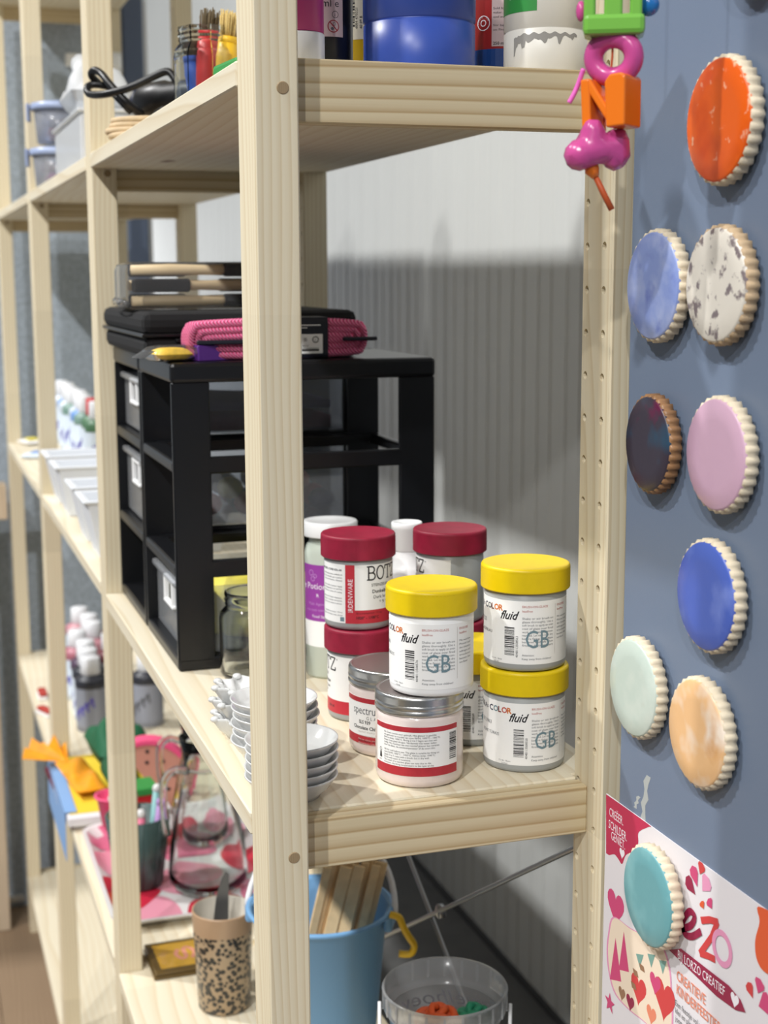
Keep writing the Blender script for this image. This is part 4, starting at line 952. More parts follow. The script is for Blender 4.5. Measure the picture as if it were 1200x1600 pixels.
# clear tub with two clay flowers
c = CAMP + ray(695, 1540) * 1.385; zr = c.z; Rt = .0425 * 1.385; c.z = zr - .118
t = thing('carton', 'plain brown carton on the low shelf under the clear tub', 'box', (c.x, c.y - .012, ZL)); hc_ = c.z - ZL
MB().box((0, 0, hc_ / 2), (.115, .105, hc_), .001).build('body', mat('cardboard', (176, 140, 100), .85, noise=.05), t); MB().box((0, 0, hc_ + .0002), (.030, .104, .0004)).build('tape', mat('tape_tan', (196, 168, 120), .3), t)
c.z += .0006
clear('tub_clear', (236, 238, 240), .22, .15, 1.0)
t = thing('clear_tub', 'clear plastic tub with wire handle holding two clay flowers', 'tub', c, facing(c)); Hh = .118; Rb = Rt * .82
MB().lathe([(0, .002), (Rb - .002, 0), (Rb, .002), (Rt - .006, Hh - .026), (Rt - .004, Hh - .024), (Rt - .001, Hh - .022)], 64).build('wall', 'tub_clear', t)
MB().lathe([(Rt - .001, Hh - .022), (Rt, Hh - .004), (Rt + .001, Hh - .002), (Rt, Hh), (Rt - .002, Hh - .001), (Rt - .003, Hh - .02), (Rt - .007, Hh - .026)], 64).build('rim', 'tub_clear', t)
for i in range(22):
    a = 2 * PI * i / 22; MB().box(((Rt + .0002) * math.cos(a), (Rt + .0002) * math.sin(a), Hh - .012), (.0012, .0022, .017), 0, RZ(a)).build('rim_rib', 'tub_clear', t)
Print().text('Zuivelhoeve', 0, .070, .022, shear=.3, align='CENTER').text('sinds 1920', .0, .060, .008, align='CENTER').build('lettering', 'ink_navy', t, lambda u, v: ((Rb + .008) * math.cos(u / Rb + PI - .1), (Rb + .008) * math.sin(u / Rb + PI - .1), v))
hh = [(0, (Rt + .003) * math.cos(s_), Hh - .016 - .085 * math.sin(s_)) for s_ in [PI * i / 20 for i in range(21)]]
MB().tube([Vector((.35 * (Hh - .016 - z) + .004 + Rt * .98 * math.sin(PI * i / 20), y, z)) for i, (x, y, z) in enumerate(hh)], .0018, 8).build('handle', 'grip_white', t)
mat('clay_orange', (222, 92, 40), .55); mat('clay_green', (38, 140, 104), .55)
dx_ = Vector((-math.sin(facing(c)), math.cos(facing(c)), 0)); dn_ = Vector((math.cos(facing(c)), math.sin(facing(c)), 0))
def rose(px, py, m_, label, R=.019):
    p_ = c + dx_ * px + dn_ * py; t = thing('clay_flower', label, 'clay flower', (p_.x, p_.y, c.z + .0055)); mb = MB()
    MB().lathe([(0, 0), (R * .8, .0), (R * .9, .06), (R, .072), (R * .9, .080), (0, .082)], 24).build('base', m_, t)
    for k in range(4):
        rr = R * (1 - .22 * k); pts = [(rr * math.cos(a + k), rr * math.sin(a + k), .078 + .0035 * k + .003 * math.sin(2 * a)) for a in [2 * PI * .92 * i / 22 for i in range(23)]]
        MB().tube(pts, .0048 - .0005 * k, 8).build('petal', m_, t)
rose(-.006, .004, 'clay_orange', 'coiled orange clay rose inside the clear tub'); rose(.028, .0, 'clay_green', 'coiled green clay rose inside the clear tub', .0145)
# ------------------------------------------------------------------ second and third bay
mat('bin_white', (226, 230, 236), .45); ZM1 = ZM + .006; ZM2 = ZM + .008; ZL2 = ZL + .006
bw = ['farthest', 'second farthest', 'second nearest', 'nearest']
for k, (xa, xb) in enumerate([(-1.672, -1.562), (-1.522, -1.412), (-1.275, -1.172), (-1.140, -1.030)]):
    w_ = xb - xa; d_ = .215; h_ = .0845; t = thing('storage_bin', 'white ribbed plastic bin, %s of the four on the middle shelf' % bw[k], 'bin', ((xa + xb) / 2, -.004 + d_ / 2, ZM1), 0, 'white plastic bins')
    def loop(ix, iy, z): hx, hy = w_ / 2 - ix, d_ / 2 - iy; return [(-hx, -hy, z), (hx, -hy, z), (hx, hy, z), (-hx, hy, z)]
    L_ = [loop(.018, .022, 0), loop(.004, .006, h_ - .004), loop(0, 0, h_ - .004), loop(0, 0, h_), loop(.008, .010, h_), loop(.022, .026, .003)]
    vs = sum(L_, []); fs = [(3, 2, 1, 0), (20, 21, 22, 23)]
    for j in range(5): fs += [(j * 4 + i, j * 4 + (i + 1) % 4, j * 4 + 4 + (i + 1) % 4, j * 4 + 4 + i) for i in range(4)]
    bd = MB().add(vs, fs).build('body', 'bin_white', t); bv = bd.modifiers.new('edge', 'BEVEL'); bv.width = .002; bv.segments = 2
    hl = MB().lathe([(0, 0), (.0028, 0), (.0028, .0006), (0, .0006)], 10)
    hm = hl.mesh('vent_hole')
    for i in range(7): link('vent_hole', hm, mat('vent_dark', (150, 148, 142), .7), t, (-w_ / 2 + .0095 + .0005, -d_ / 2 + .035 + i * .024, h_ - .018), (0, PI / 2 + .14, 0))
def bottle(c, R, H, body, shoulder, cap, label, group, lab=None, lab2=None):
    t = thing('paint_bottle', label, 'bottle', c, facing(c), group)
    MB().lathe([(0, .001), (R - .002, 0), (R, .002), (R, H * .60)], 28).build('body', body, t)
    MB().lathe([(R * 1.0, H * .60), (R * 1.02, H * .605), (R * 1.02, H * .70), (R * .96, H * .72), (R * .55, H * .77), (R * .5, H * .80), (0, H * .80)], 28).build('shoulder', shoulder, t)
    MB().lathe([(R * .60, H * .77), (R * .62, H * .775), (R * .60, H * .99), (R * .56, H), (0, H)], 24).build('cap', cap, t)
    if lab:
        l = sector(R, H * .08, H * .58, -2.2, 1.2, 24).build('label', lab, t)
        if lab2:
            p = Print(); r_ = random.Random(int(c.x * 1000)); 
            for i in range(4): p.stroke([(a.x, a.y) for a in smoothpath([Vector((-R * 1.25 + i * R * .36, H * (.20 + .06 * i), 0)), Vector((-R * 1.05 + i * R * .36, H * (.30 + .06 * i), 0)), Vector((-R * .95 + i * R * .36, H * (.17 + .06 * i), 0))], 4)], R * .14)
            p.build('lettering', lab2, l, cyl_map(R + .0003))
    return t
mat('cap_white', (232, 234, 238), .4); mat('cap_red', (206, 66, 70), .4); mat('paint_green', (84, 122, 92), .4); mat('paint_sage', (120, 150, 140), .4); mat('paint_sky', (110, 150, 210), .4); mat('paint_pale', (206, 216, 228), .4)
mat('label_ice', (214, 226, 240), .5); mat('ink_violet', (92, 84, 170), .5); mat('paint_mauve', (176, 110, 124), .4); mat('paint_dark', (50, 52, 60), .4); mat('paint_plum', (84, 66, 86), .4); mat('label_grey', (146, 150, 162), .45); mat('paint_rose', (196, 140, 150), .4); mat('paint_wine', (120, 52, 62), .4)
row = [('paint_green', 'cap_white', 'green'), ('paint_green', 'cap_red', 'green with a red top'), ('paint_sage', 'cap_white', 'sage'), ('paint_sky', 'cap_white', 'sky blue'), ('paint_pale', 'cap_white', 'pale'), ('paint_sage', 'cap_white', 'greyish green'), ('paint_pale', 'cap_white', 'white'), ('paint_sky', 'cap_white', 'light blue'), ('paint_pale', 'cap_white', 'pearl')]
nth = ['nearest', 'second', 'third', 'fourth', 'fifth', 'sixth', 'seventh', 'eighth', 'farthest']
for k, (sh_, cp_, w_) in enumerate(row):
    x_ = -1.905 - .079 * k if k < 8 else -2.53; x_ = -1.9 - .0765 * k
    q = on_y(146 - k * 7.0, 640, .122); c = Vector((x_, .126 + .004 * math.sin(k * 2), ZM2))
    bottle(c, .0235, .146, 'paint_pale', sh_, cp_, 'paint bottle with %s shoulder, %s in the row behind the bins' % (w_, nth[k]), 'paint bottles on the far middle shelf', 'label_ice', 'ink_violet')
low = [((141, 1052), 'paint_dark', 'black', 'label_grey'), ((137, 1037), 'paint_dark', 'charcoal', 'label_ice'), ((133, 1024), 'paint_plum', 'plum', 'label_ice'), ((143, 1011), 'paint_wine', 'wine red', 'label_grey'), ((121, 1003), 'paint_mauve', 'mauve', 'label_ice'), ((129, 986), 'paint_rose', 'rose', 'label_ice'), ((124, 970), 'paint_mauve', 'dusty pink', 'label_ice'), ((113, 959), 'paint_rose', 'pale rose', 'label_ice')]
pos = [Vector((-1.905, .097, 0)), Vector((-1.975, .100, 0)), Vector((-2.045, .104, 0)), Vector((-2.09, .162, 0)), Vector((-2.14, .098, 0)), Vector((-2.21, .138, 0)), Vector((-2.285, .140, 0)), Vector((-2.36, .128, 0))]
for k, (px, sh_, w_, lb) in enumerate(low):
    c = pos[k]; c.z = ZL2
    bottle(c, .0315, .148, 'label_grey' if k == 0 else 'paint_pale', sh_, 'cap_white', 'paint bottle with %s shoulder and white cap on the far low shelf' % w_, 'paint bottles on the far low shelf', lb, 'ink_violet')
c = Vector((-1.90, .208, ZL2)); bottle(c, .0315, .148, 'label_grey', 'paint_dark', 'cap_white', 'dark paint bottle seen right of the second frame, above the watermelon toy', 'paint bottles on the far low shelf', 'label_grey', 'ink_grey')
# scraps on the far shelves
mat('scrap_red', (176, 62, 52), .6); mat('scrap_white', (232, 230, 226), .6)
for k, (px, py, w_) in enumerate([(66, 1090, 'rear'), (71, 1118, 'front')]):
    q = on_z(px, py, ZL2); t = thing('clay_piece', 'small red and white clay piece on the far low shelf, %s one' % w_, 'clay piece', (q.x, max(q.y, .012), ZL2), .4 * k, 'small red and white pieces')
    MB().box((0, 0, .004), (.055, .020, .008), .003).build('base', 'scrap_white', t); MB().box((0, .001, .0125), (.050, .018, .009), .004).build('top', 'scrap_red', t)
for k, (px, py) in enumerate([(48, 694), (55, 716)]):
    q = on_z(px, py, ZM2); t = thing('paper_scrap', ['crumpled yellow and white paper scrap on the far middle shelf', 'pale blue paper scrap beside the far bin'][k], 'paper', (q.x, max(q.y, .04), ZM2), .3 + k)
    cushion(.07, .045, .012, 8, 3, 1).build('sheet', 'scrap_white' if k == 0 else 'label_ice', t)
    cushion(.04, .03, .006, 6, 3, 1).build('fold', 'lemon' if k == 0 else 'paint_sky', t, (.005, .002, .010))
# clip-lid containers and white boxes on the upper shelf
clear('box_clear', (226, 230, 240), .22, .15, .8); mat('lid_blue', (150, 164, 196), .35); mat('berry', (160, 40, 56), .5); mat('hot_pink', (216, 62, 150), .5)
for k in range(2):
    z = ZU + k * .0735; c = Vector((-1.615 + .006 * k, .047 + .004 * k, z))
    t = thing('clip_container', ['clear container with blue clip lid and pink contents, lower one', 'clear container with blue clip lid and dark red contents, upper one'][k], 'container', c, 0, 'clip-lid containers')
    R = .046; MB().lathe([(0, .001), (R - .006, 0), (R - .003, .003), (R + .001, .056), (R - .002, .056), (R - .006, .004), (0, .004)], 36).build('tub', 'box_clear', t)
    MB().lathe([(R - .001, .055), (R + .005, .055), (R + .006, .058), (R + .005, .066), (R - .004, .068), (R - .008, .0665), (0, .0665)], 36).build('lid', 'lid_blue', t)
    for a in (-PI / 2 - .25, PI / 2 - .25):
        M_ = RZ(a); MB().box(((R + .010), 0, .052), (.005, .024, .030), .002, None).build('clip', 'lid_blue', t, (0, 0, 0), (0, 0, a))
    mx = [('berry', 'clay_red', 'clay_blue'), ('hot_pink', 'clay_violet', 'berry')][1 - k]; r_ = random.Random(k)
    for i in range(7):
        a = i * .9; q = MB().ball((0, 0, 0), .0125, 10, (1, 1.1, .9)).build('bead', mx[i % 3], None, c + Vector((.022 * math.cos(a) * (i > 0), .022 * math.sin(a) * (i > 0), .0165 + .020 * (i % 2))))
        tag(q, '%s bead in the %s clip-lid container' % ({'berry': 'dark red', 'clay_red': 'red', 'clay_blue': 'blue', 'hot_pink': 'hot pink', 'clay_violet': 'violet'}[mx[i % 3]], ['lower', 'upper'][k]), 'bead', 'beads in the clip-lid containers')
clear('milky', (240, 242, 244), .62, .3, .4)
t = thing('milky_box', 'milky white plastic box on the upper shelf by the second frame', 'box', (-1.24, .066, ZU))
MB().box((0, 0, .036), (.33, .100, .072), .006).build('tub', 'milky', t); MB().box((0, 0, .0745), (.338, .108, .005), .002).build('rim', 'milky', t)
t = thing('plastic_bag', 'crumpled white plastic bag on top of the milky box', 'bag', (-1.22, .056, ZU + .0775))
b = cushion(.16, .085, .062, 16, 2.6, 3).build('bag', 'milky', t); MB().tube([(-.02, -.01, .050), (-.03, -.015, .070), (-.045, -.01, .080)], [.02, .012, .018], 10).build('knot', 'milky', t)
t = thing('white_bracket', 'white plastic bracket arm fixed to the farthest frame', 'bracket', (-2.5498, PD - PB / 2, 2.101))
MB().box((.016, -.053, 0), (.024, .124, .027), .004).build('arm', 'white_plastic', t); MB().box((.0025, 0, 0), (.005, .028, .045), .001).build('plate', 'white_plastic', t)
# wooden trestle at the left edge
t = thing('wooden_trestle', 'plain wooden trestle standing at the left edge on the plank floor', 'trestle', (-2.61, 0, .008))
wood('trestle_wood', 'Z', light=(214, 196, 172), dark=(180, 156, 126), freq=60)
MB().box((0, -.083, .518), (.06, .075, 1.034), .002).build('leg', 'trestle_wood', t); MB().box((0, -.60, .518), (.06, .075, 1.034), .002).build('leg', 'trestle_wood', t)
MB().box((0, -.345, 1.077), (.06, .675, .084), .002).build('beam', 'trestle_wood', t)

# ------------------------------------------------------------------ low shelf of the second bay
mat('tray_white', (228, 226, 226), .25, coat=.4); mat('tray_pink', (226, 150, 170), .3, coat=.4); mat('tray_red', (196, 40, 64), .3, coat=.4); mat('tray_rose', (206, 110, 140), .3, coat=.4); mat('tray_orange', (222, 84, 56), .3, coat=.4)
TXa, TXb, TYa, TYb = -1.352, -.962, .008, .272; tw, td = TXb - TXa, TYb - TYa
t = thing('serving_tray', 'white tray with pink and red blob pattern under the jug', 'tray', ((TXa + TXb) / 2, (TYa + TYb) / 2, ZL))
def rr(hx, hy, rad_, n=6): return [(sx * (hx - rad_) + rad_ * math.cos(a0 + PI / 2 * i / n), sy * (hy - rad_) + rad_ * math.sin(a0 + PI / 2 * i / n)) for sx, sy, a0 in ((1, 1, 0), (-1, 1, PI / 2), (-1, -1, PI), (1, -1, 1.5 * PI)) for i in range(n + 1)]
Lp = [(rr(tw / 2 - .022, td / 2 - .022, .02), .0), (rr(tw / 2 - .004, td / 2 - .004, .03), .012), (rr(tw / 2, td / 2, .032), .014), (rr(tw / 2, td / 2, .032), .0165), (rr(tw / 2 - .006, td / 2 - .006, .028), .0155), (rr(tw / 2 - .024, td / 2 - .024, .02), .003)]
n = 28; vs = [(x, y, z) for lp, z in Lp for x, y in lp]; fs = [tuple(range(n))[::-1], tuple(range(5 * n, 6 * n))]
for j in range(5): fs += [(j * n + i, j * n + (i + 1) % n, j * n + n + (i + 1) % n, j * n + n + i) for i in range(n)]
MB().add(vs, fs).build('tray_body', 'tray_white', t)
def tray_z(x, y):
    d = min(tw / 2 - abs(x), td / 2 - abs(y)); return .0034 if d > .024 else .0034 + (.024 - d) / .018 * .0125
r_ = random.Random(21)
blobs = [(.150, -.075, .060, .052, 'tray_pink'), (.160, .02, .05, .045, 'tray_red'), (.06, -.09, .062, .046, 'tray_red'), (.045, .0, .05, .05, 'tray_pink'), (-.05, -.085, .055, .046, 'tray_pink'), (-.06, .02, .05, .045, 'tray_rose'), (-.145, -.09, .046, .045, 'tray_rose'), (-.13, .01, .035, .04, 'tray_red'), (.12, .095, .05, .03, 'tray_rose'), (.0, .095, .05, .03, 'tray_red'), (-.12, .09, .05, .03, 'tray_pink'), (.165, -.115, .018, .010, 'tray_orange'), (.105, -.118, .03, .010, 'tray_orange')]
for k, (x, y, a, b_, m_) in enumerate(blobs):
    N_ = 26; pts = [(x + a * (1 + .12 * math.sin(3 * s_ + k)) * math.cos(s_), y + b_ * (1 + .12 * math.cos(2 * s_ + k)) * math.sin(s_)) for s_ in [2 * PI * i / N_ for i in range(N_)]]
    pts = [(max(-tw / 2 + .007, min(tw / 2 - .007, px)), max(-td / 2 + .007, min(td / 2 - .007, py))) for px, py in pts]
    vs = [(x, y, tray_z(x, y) + .0001 * k)]; R_ = 5
    for q_ in range(1, R_ + 1): vs += [(x + (px - x) * q_ / R_, y + (py - y) * q_ / R_, tray_z(x + (px - x) * q_ / R_, y + (py - y) * q_ / R_) + .0001 * k) for px, py in pts]
    fs = [(0, 1 + i, 1 + (i + 1) % N_) for i in range(N_)]
    for q_ in range(R_ - 1): fs += [(1 + q_ * N_ + i, 1 + (q_ + 1) * N_ + i, 1 + (q_ + 1) * N_ + (i + 1) % N_, 1 + q_ * N_ + (i + 1) % N_) for i in range(N_)]
    MB().add(vs, fs, True).build('painted_blob', m_, t)
ZTR = ZL + .0050
# dark green pot with erasers and pencils
mat('pot_green', (62, 84, 82), .35, coat=.2); c = Vector((-1.118, .068, ZTR)); Rt, Rb = .0475, .0335
hP = zat(c, 212, 1272, 0) - ZTR; t = thing('plant_pot', 'dark green ribbed pot filled with pastel pencils on the tray', 'pot', c)
MB().lathe([(0, .001), (Rb - .002, 0), (Rb, .002), (Rt, hP), (Rt - .0025, hP + .0006), (Rt - .005, hP - .001), (Rb - .003, .006), (0, .006)], 40).build('pot', 'pot_green', t)
for i in range(10):
    a = 2 * PI * i / 10; MB().tube([(Rb * math.cos(a), Rb * math.sin(a), .003), (Rt * math.cos(a), Rt * math.sin(a), hP - .003)], .0016, 6).build('rib', 'pot_green', t)
pc = [('pencil_pink', (226, 120, 150), 'pink'), ('pencil_lilac', (178, 140, 200), 'lilac'), ('pencil_teal', (130, 180, 180), 'teal'), ('pencil_peach', (238, 160, 150), 'peach'), ('pencil_cream', (222, 200, 120), 'cream'), ('pencil_rose', (200, 80, 120), 'rose')]
for k, (m_, c_, w_) in enumerate(pc):
    mat(m_, c_, .5); a = k * 1.05; o = thing('pencil', 'thick %s pencil standing in the dark green pot' % w_, 'pencil', c + Vector((.018 * math.cos(a), .018 * math.sin(a), .0068)), (-.16 * math.sin(a), .16 * math.cos(a), 0), 'pastel pencils in the pot')
    L = hP + .012 + .008 * (k % 3); MB().tube([(0, 0, 0), (0, 0, L - .008)], .0066, 6).build('barrel', m_, o); MB().ball((0, 0, L - .004), .0075, 12).build('topper', m_ if k % 2 else 'white_china', o)
# glass jugs
def jug(c, R, H, ang, label):
    t = thing('glass_jug', label, 'jug', c, ang, 'clear glass jugs')
    MB().lathe([(0, .002), (R * .80, 0), (R * .97, .010), (R, .025), (R * .93, H * .30), (R * .78, H * .50), (R * .64, H * .66), (R * .56, H * .76), (R * .58, H * .80), (R * .55, H * .82), (R * .60, H * .92), (R * .66, H), (R * .62, H), (R * .52, H * .84), (R * .52, H * .76), (R * .74, H * .50), (R * .95, .030), (R * .9, .012), (0, .009)], 48).build('glass', 'glass', t)
    hp = smoothpath([Vector((R * .56, 0, H * .80)), Vector((R * .95, 0, H * .83)), Vector((R * 1.25, 0, H * .78)), Vector((R * 1.30, 0, H * .66)), Vector((R * 1.26, 0, H * .52)), Vector((R * 1.20, 0, H * .42))])
    MB().tube(hp, .0058, 12).build('handle', 'glass', t)
    MB().lathe([(R * .565, H * .795), (R * .60, H * .80), (R * .60, H * .812), (R * .565, H * .818)], 48).build('collar', 'glass', t); return t
c, R = place(262, 392, 1410, ZTR); c.z = ZTR; jug(c, R * .95, zat(c, 310, 1150, 0) - ZTR, facing(c) - .95, 'clear glass jug with side handle standing on the tray, in front')
c2 = Vector((-1.250, .190, ZTR)); jug(c2, .050, zat(c2, 300, 1118, 0) - ZTR, facing(c2) - 1.55, 'clear glass jug behind the front jug on the tray')
mat('box_red', (186, 34, 40), .4); t = thing('gift_box', 'narrow red box with green top standing behind the green pot', 'box', (-1.268, .100, ZTR), .1)
MB().box((0, 0, .045), (.05, .035, .09), .002).build('box', 'box_red', t); MB().box((0, 0, .096), (.054, .039, .012), .002).build('top', 'leaf_green', t)
# watermelon-slice toy leaning behind the pot
mat('melon_pink', (232, 84, 130), .5); mat('melon_flesh', (196, 140, 120), .6); mat('seed', (40, 28, 30), .5)
q = on_x(232, 1232, -1.42); t = thing('melon_toy', 'pink watermelon-slice toy with dark seeds leaning behind the pot', 'toy', (-1.42, q.y, ZL + .005), (0, 0, facing(Vector((-1.42, q.y, 0))) + PI / 2))
arc = [(.075 * math.cos(a), .075 * math.sin(a)) for a in [PI * i / 20 for i in range(21)]]; sl = RY(-.55)
T_ = Matrix.Translation((0, 0, .052)) @ RY(.95) @ RX(PI / 2)
MB().prism([(x * .92, y * .92) for x, y in arc], -.014, .014, T_).build('flesh', 'melon_flesh', t)
MB().prism(arc + [(x * .90, y * .90) for x, y in arc[::-1]], -.017, .017, T_).build('rind', 'melon_pink', t)
for i, (x, y) in enumerate([(-.03, .02), (0, .022), (.03, .02), (-.015, .042), (.016, .042), (-.045, .032), (.045, .032)]):
    MB().ball(T_ @ Vector((x, y, .0142)), .0036, 8, (1, .6, 1)).build('seed', 'seed', t)
    MB().ball(T_ @ Vector((x, y, -.0142)), .0036, 8, (1, .6, 1)).build('seed', 'seed', t)
# books, wrapper, pouch and roll near the front edge
mat('page_white', (226, 226, 230), .6); mat('cover_blue', (132, 172, 222), .5); mat('cover_wine', (112, 24, 44), .5); mat('orange_wrap', (238, 158, 32), .35, noise=.12, nscale=60); mat('felt_green', (22, 92, 60), .7, bump=.2, bscale=500); mat('sheet_yellow', (238, 206, 60), .5)
bx_, by_ = -1.530, .074
t = thing('booklet', 'thin wine-red booklet at the bottom of the pile left of the tray', 'book', (bx_ - .01, by_, ZL), .05, 'booklets by the tray'); MB().box((0, 0, .004), (.31, .168, .008), .0008).build('cover', 'cover_wine', t); MB().box((.001, 0, .004), (.3104, .162, .005)).build('pages', 'page_white', t)
t = thing('booklet', 'white booklet with printed cover on the wine-red one', 'book', (bx_, by_ + .002, ZL + .0085), .0, 'booklets by the tray'); MB().box((0, 0, .007), (.32, .170, .014), .0008).build('pages', 'page_white', t); MB().box((-.01, 0, .0145), (.30, .160, .0006)).build('cover', 'sheet_yellow', t)
t = thing('paper_sheet', 'light blue printed sheet hanging over the shelf front edge', 'paper', (-1.545, -.0115, ZL + .0205), 0)
MB().box((0, 0, -.038), (.30, .0008, .085)).build('sheet', 'cover_blue', t)
MB().box((0, .0095, .0046), (.30, .020, .0008)).build('fold', 'cover_blue', t)
Print().lines(-.12, -.010, .16, .010, ['zomer', 'atelier', 'kinder']).build('lettering', 'ink_white', t, lambda u, v: (u, -.0008, v), 0)
zb = ZL + .0240
t = thing('ribbon_wrapper', 'crumpled orange foil wrapper lying on the booklets', 'wrapper', (-1.535, .030, zb), .12)
cushion(.17, .052, .030, 16, 2.2, 3).build('wrap', 'orange_wrap', t)
fan = MB()
for i in range(5):
    a = PI + (i - 2) * .42; fan.add([(-.078, -.004, .016), (-.08 + .060 * math.cos(a), .05 * math.sin(a) - .034, .040 + .012 * (i % 2)), (-.08 + .06 * math.cos(a + .3), .05 * math.sin(a + .3) - .034, .024)], [(0, 1, 2)])
fm_ = fan.build('frill', 'orange_wrap', t); so = fm_.modifiers.new('s', 'SOLIDIFY'); so.thickness = .001
t = thing('felt_pouch', 'dark green felt pouch with white letters behind the orange wrapper', 'pouch', (-1.612, .108, zb + .001), .1)
cushion(.14, .095, .080, 16, 3, 2).build('pouch', 'felt_green', t)
for i, ch in enumerate('OCG'):
    rg = MB().lathe([(.0085, 0), (.0115, 0), (.0115, .0008), (.0085, .0008)], 20); rg.build('letter_ring', 'white_china', t, (.074, -.02 + .022 * i, .040 + .012 * (i % 2)), (0, PI / 2 - .3, 0))
MB().tube(smoothpath([Vector(a) for a in ((.06, -.034, .040), (.078, -.01, .042), (.078, .02, .050), (.05, .037, .055))]), .003, 8).build('drawstring', 'rubber_black', t)
t = thing('felt_roll', 'rolled green felt tube with open dark end beside the wrapper', 'roll', (-1.480, .092, zb), .05)
MB().lathe([(.0175, 0), (.0235, 0), (.0235, .115), (.0175, .115), (.0175, 0)], 32, M=RY(-PI / 2), c=(.055, 0, .0236)).build('roll', 'felt_green', t)
MB().lathe([(.0235, .10), (.0245, .10), (.0245, .112), (.0235, .112), (.0235, .10)], 32, M=RY(-PI / 2), c=(.167, 0, .0246)).build('edge_band', 'felt_green', t)
t = thing('pink_cup', 'small pink plastic cup lying by the green pot', 'cup', (-1.335, .062, ZTR + .0122), .0)
MB().lathe([(0, 0), (.020, 0), (.028, .050), (.031, .052), (.029, .053), (.026, .051), (.019, .003), (0, .003)], 32).build('cup', 'melon_pink', t); MB().lathe([(.0285, .049), (.0318, .0495), (.0318, .0525), (.0285, .053)], 32).build('rim', 'melon_pink', t)
# ------------------------------------------------------------------ slate panel: glazed sample discs held by magnets
mat('biscuit', (222, 208, 182), .6, noise=.06, nscale=90); mat('magnet', (70, 70, 74), .4, .6)
def glaze(name, base, spots=(), rough=.12, edge=None):
    """glazed face: base colour with blotches [(colour, scale, threshold, width)]"""
    m = mat(name, base, max(rough, .34), coat=.06, bump=.15, bscale=60); nt = m.node_tree; N = nt.nodes; L = nt.links; b = N['Principled BSDF']; tc = N.new('ShaderNodeTexCoord'); last = None
    rgb = N.new('ShaderNodeRGB'); rgb.outputs[0].default_value = lin(base); last = rgb.outputs[0]
    for k, (c, sc, th, wd) in enumerate(spots):
        n = N.new('ShaderNodeTexNoise'); n.noise_dimensions = '4D'; n.inputs['W'].default_value = 3.1 * k + len(name); n.inputs['Scale'].default_value = sc; n.inputs['Detail'].default_value = 3; L.new(tc.outputs['Object'], n.inputs['Vector'])
        r = N.new('ShaderNodeValToRGB'); r.color_ramp.elements[0].position = th; r.color_ramp.elements[0].color = (0, 0, 0, 1); r.color_ramp.elements[1].position = min(1, th + wd); r.color_ramp.elements[1].color = (1, 1, 1, 1)
        L.new(n.outputs['Fac'], r.inputs['Fac']); x = N.new('ShaderNodeMixRGB'); x.inputs[2].default_value = lin(c); L.new(r.outputs['Color'], x.inputs['Fac']); L.new(last, x.inputs[1]); last = x.outputs[0]
    L.new(last, b.inputs['Base Color']); return m
DT, MG = .0095, .0025
def disc_body(R, n=32):
    mb = MB(); N_ = n * 4; rings = []
    prof = [(.90, 0, 0), (1, .0008, 1), (1.0, DT * .5, 1), (1.0, DT - .0016, 1), (.965, DT - .0002, .35)]
    vs = []; fs = []
    for f, z, k in prof:
        for i in range(N_):
            a = 2 * PI * i / N_; r = R * f + k * .0012 * math.cos(n * a); vs.append((r * math.cos(a), r * math.sin(a), z))
    for j in range(len(prof) - 1): fs += [(j * N_ + i, j * N_ + (i + 1) % N_, (j + 1) * N_ + (i + 1) % N_, (j + 1) * N_ + i) for i in range(N_)]
    fs += [tuple(range(N_))[::-1], tuple(range(4 * N_, 5 * N_))]; return mb.add(vs, fs, True)
def sample(px, py, h, m_, label, edge='biscuit', back=GY, drop=0, sqx=1):
    yf = back - DT - MG; c = on_y(px, py, yf); dep = (c - CAMP).dot(CF); R = h * dep / FPX / 2 * .965
    t = thing('sample_disc', label, 'glaze sample', (c.x, back, c.z), (PI / 2, 0, 0), 'round glaze sample discs')
    MB().lathe([(0, 0), (.008, 0), (.009, .0006), (.009, MG), (0, MG)], 24).build('magnet', 'magnet', t)
    disc_body(R).build('body', edge, t, (0, 0, MG)).scale = (sqx, 1, 1)
    f = MB().lathe([(R * .975, DT - .0014), (R * .965, DT - .0002), (R * .93, DT + .0007), (R * .6, DT + .0010), (0, DT + .0011)], 64).build('glaze', m_, t, (0, 0, MG)); f.scale = (sqx, 1, 1); return t
sample(1121, 188, 202, glaze('gl_orange', (232, 98, 22), [((244, 176, 140), 150, .63, .06), ((206, 74, 10), 30, .5, .2)]), 'bright orange glazed sample disc at the top of the slate panel')
sample(1019, 447, 178, glaze('gl_blue', (132, 150, 206), [((168, 180, 218), 45, .46, .25), ((104, 120, 190), 60, .56, .2)], .3), 'mottled light blue sample disc left of the white speckled one')
sample(1117, 446, 190, glaze('gl_white', (224, 218, 206), [((240, 234, 222), 30, .5, .2), ((128, 116, 118), 120, .54, .08)], .2), 'white sample disc with grey speckles below the orange one', edge=mat('biscuit_tan', (196, 170, 136), .6, noise=.08, nscale=90))
sample(1011, 694, 158, glaze('gl_brown', (58, 50, 62), [((44, 70, 92), 40, .52, .18), ((92, 24, 60), 50, .62, .1), ((96, 52, 30), 26, .60, .15)], .08), 'dark brown and blue glossy sample disc beside the pink one', edge=mat('biscuit_brown', (150, 112, 78), .4, noise=.25, nscale=60), sqx=.95)
sample(1117, 711, 187, glaze('gl_pink', (206, 168, 190), [((196, 156, 182), 30, .5, .3)], .15), 'plain pale pink sample disc right of the dark one')
sample(1101, 932, 183, glaze('gl_cobalt', (76, 100, 186), [((110, 130, 204), 36, .52, .2), ((206, 204, 210), 22, .70, .10)], .12), 'cobalt blue sample disc below the pink one')
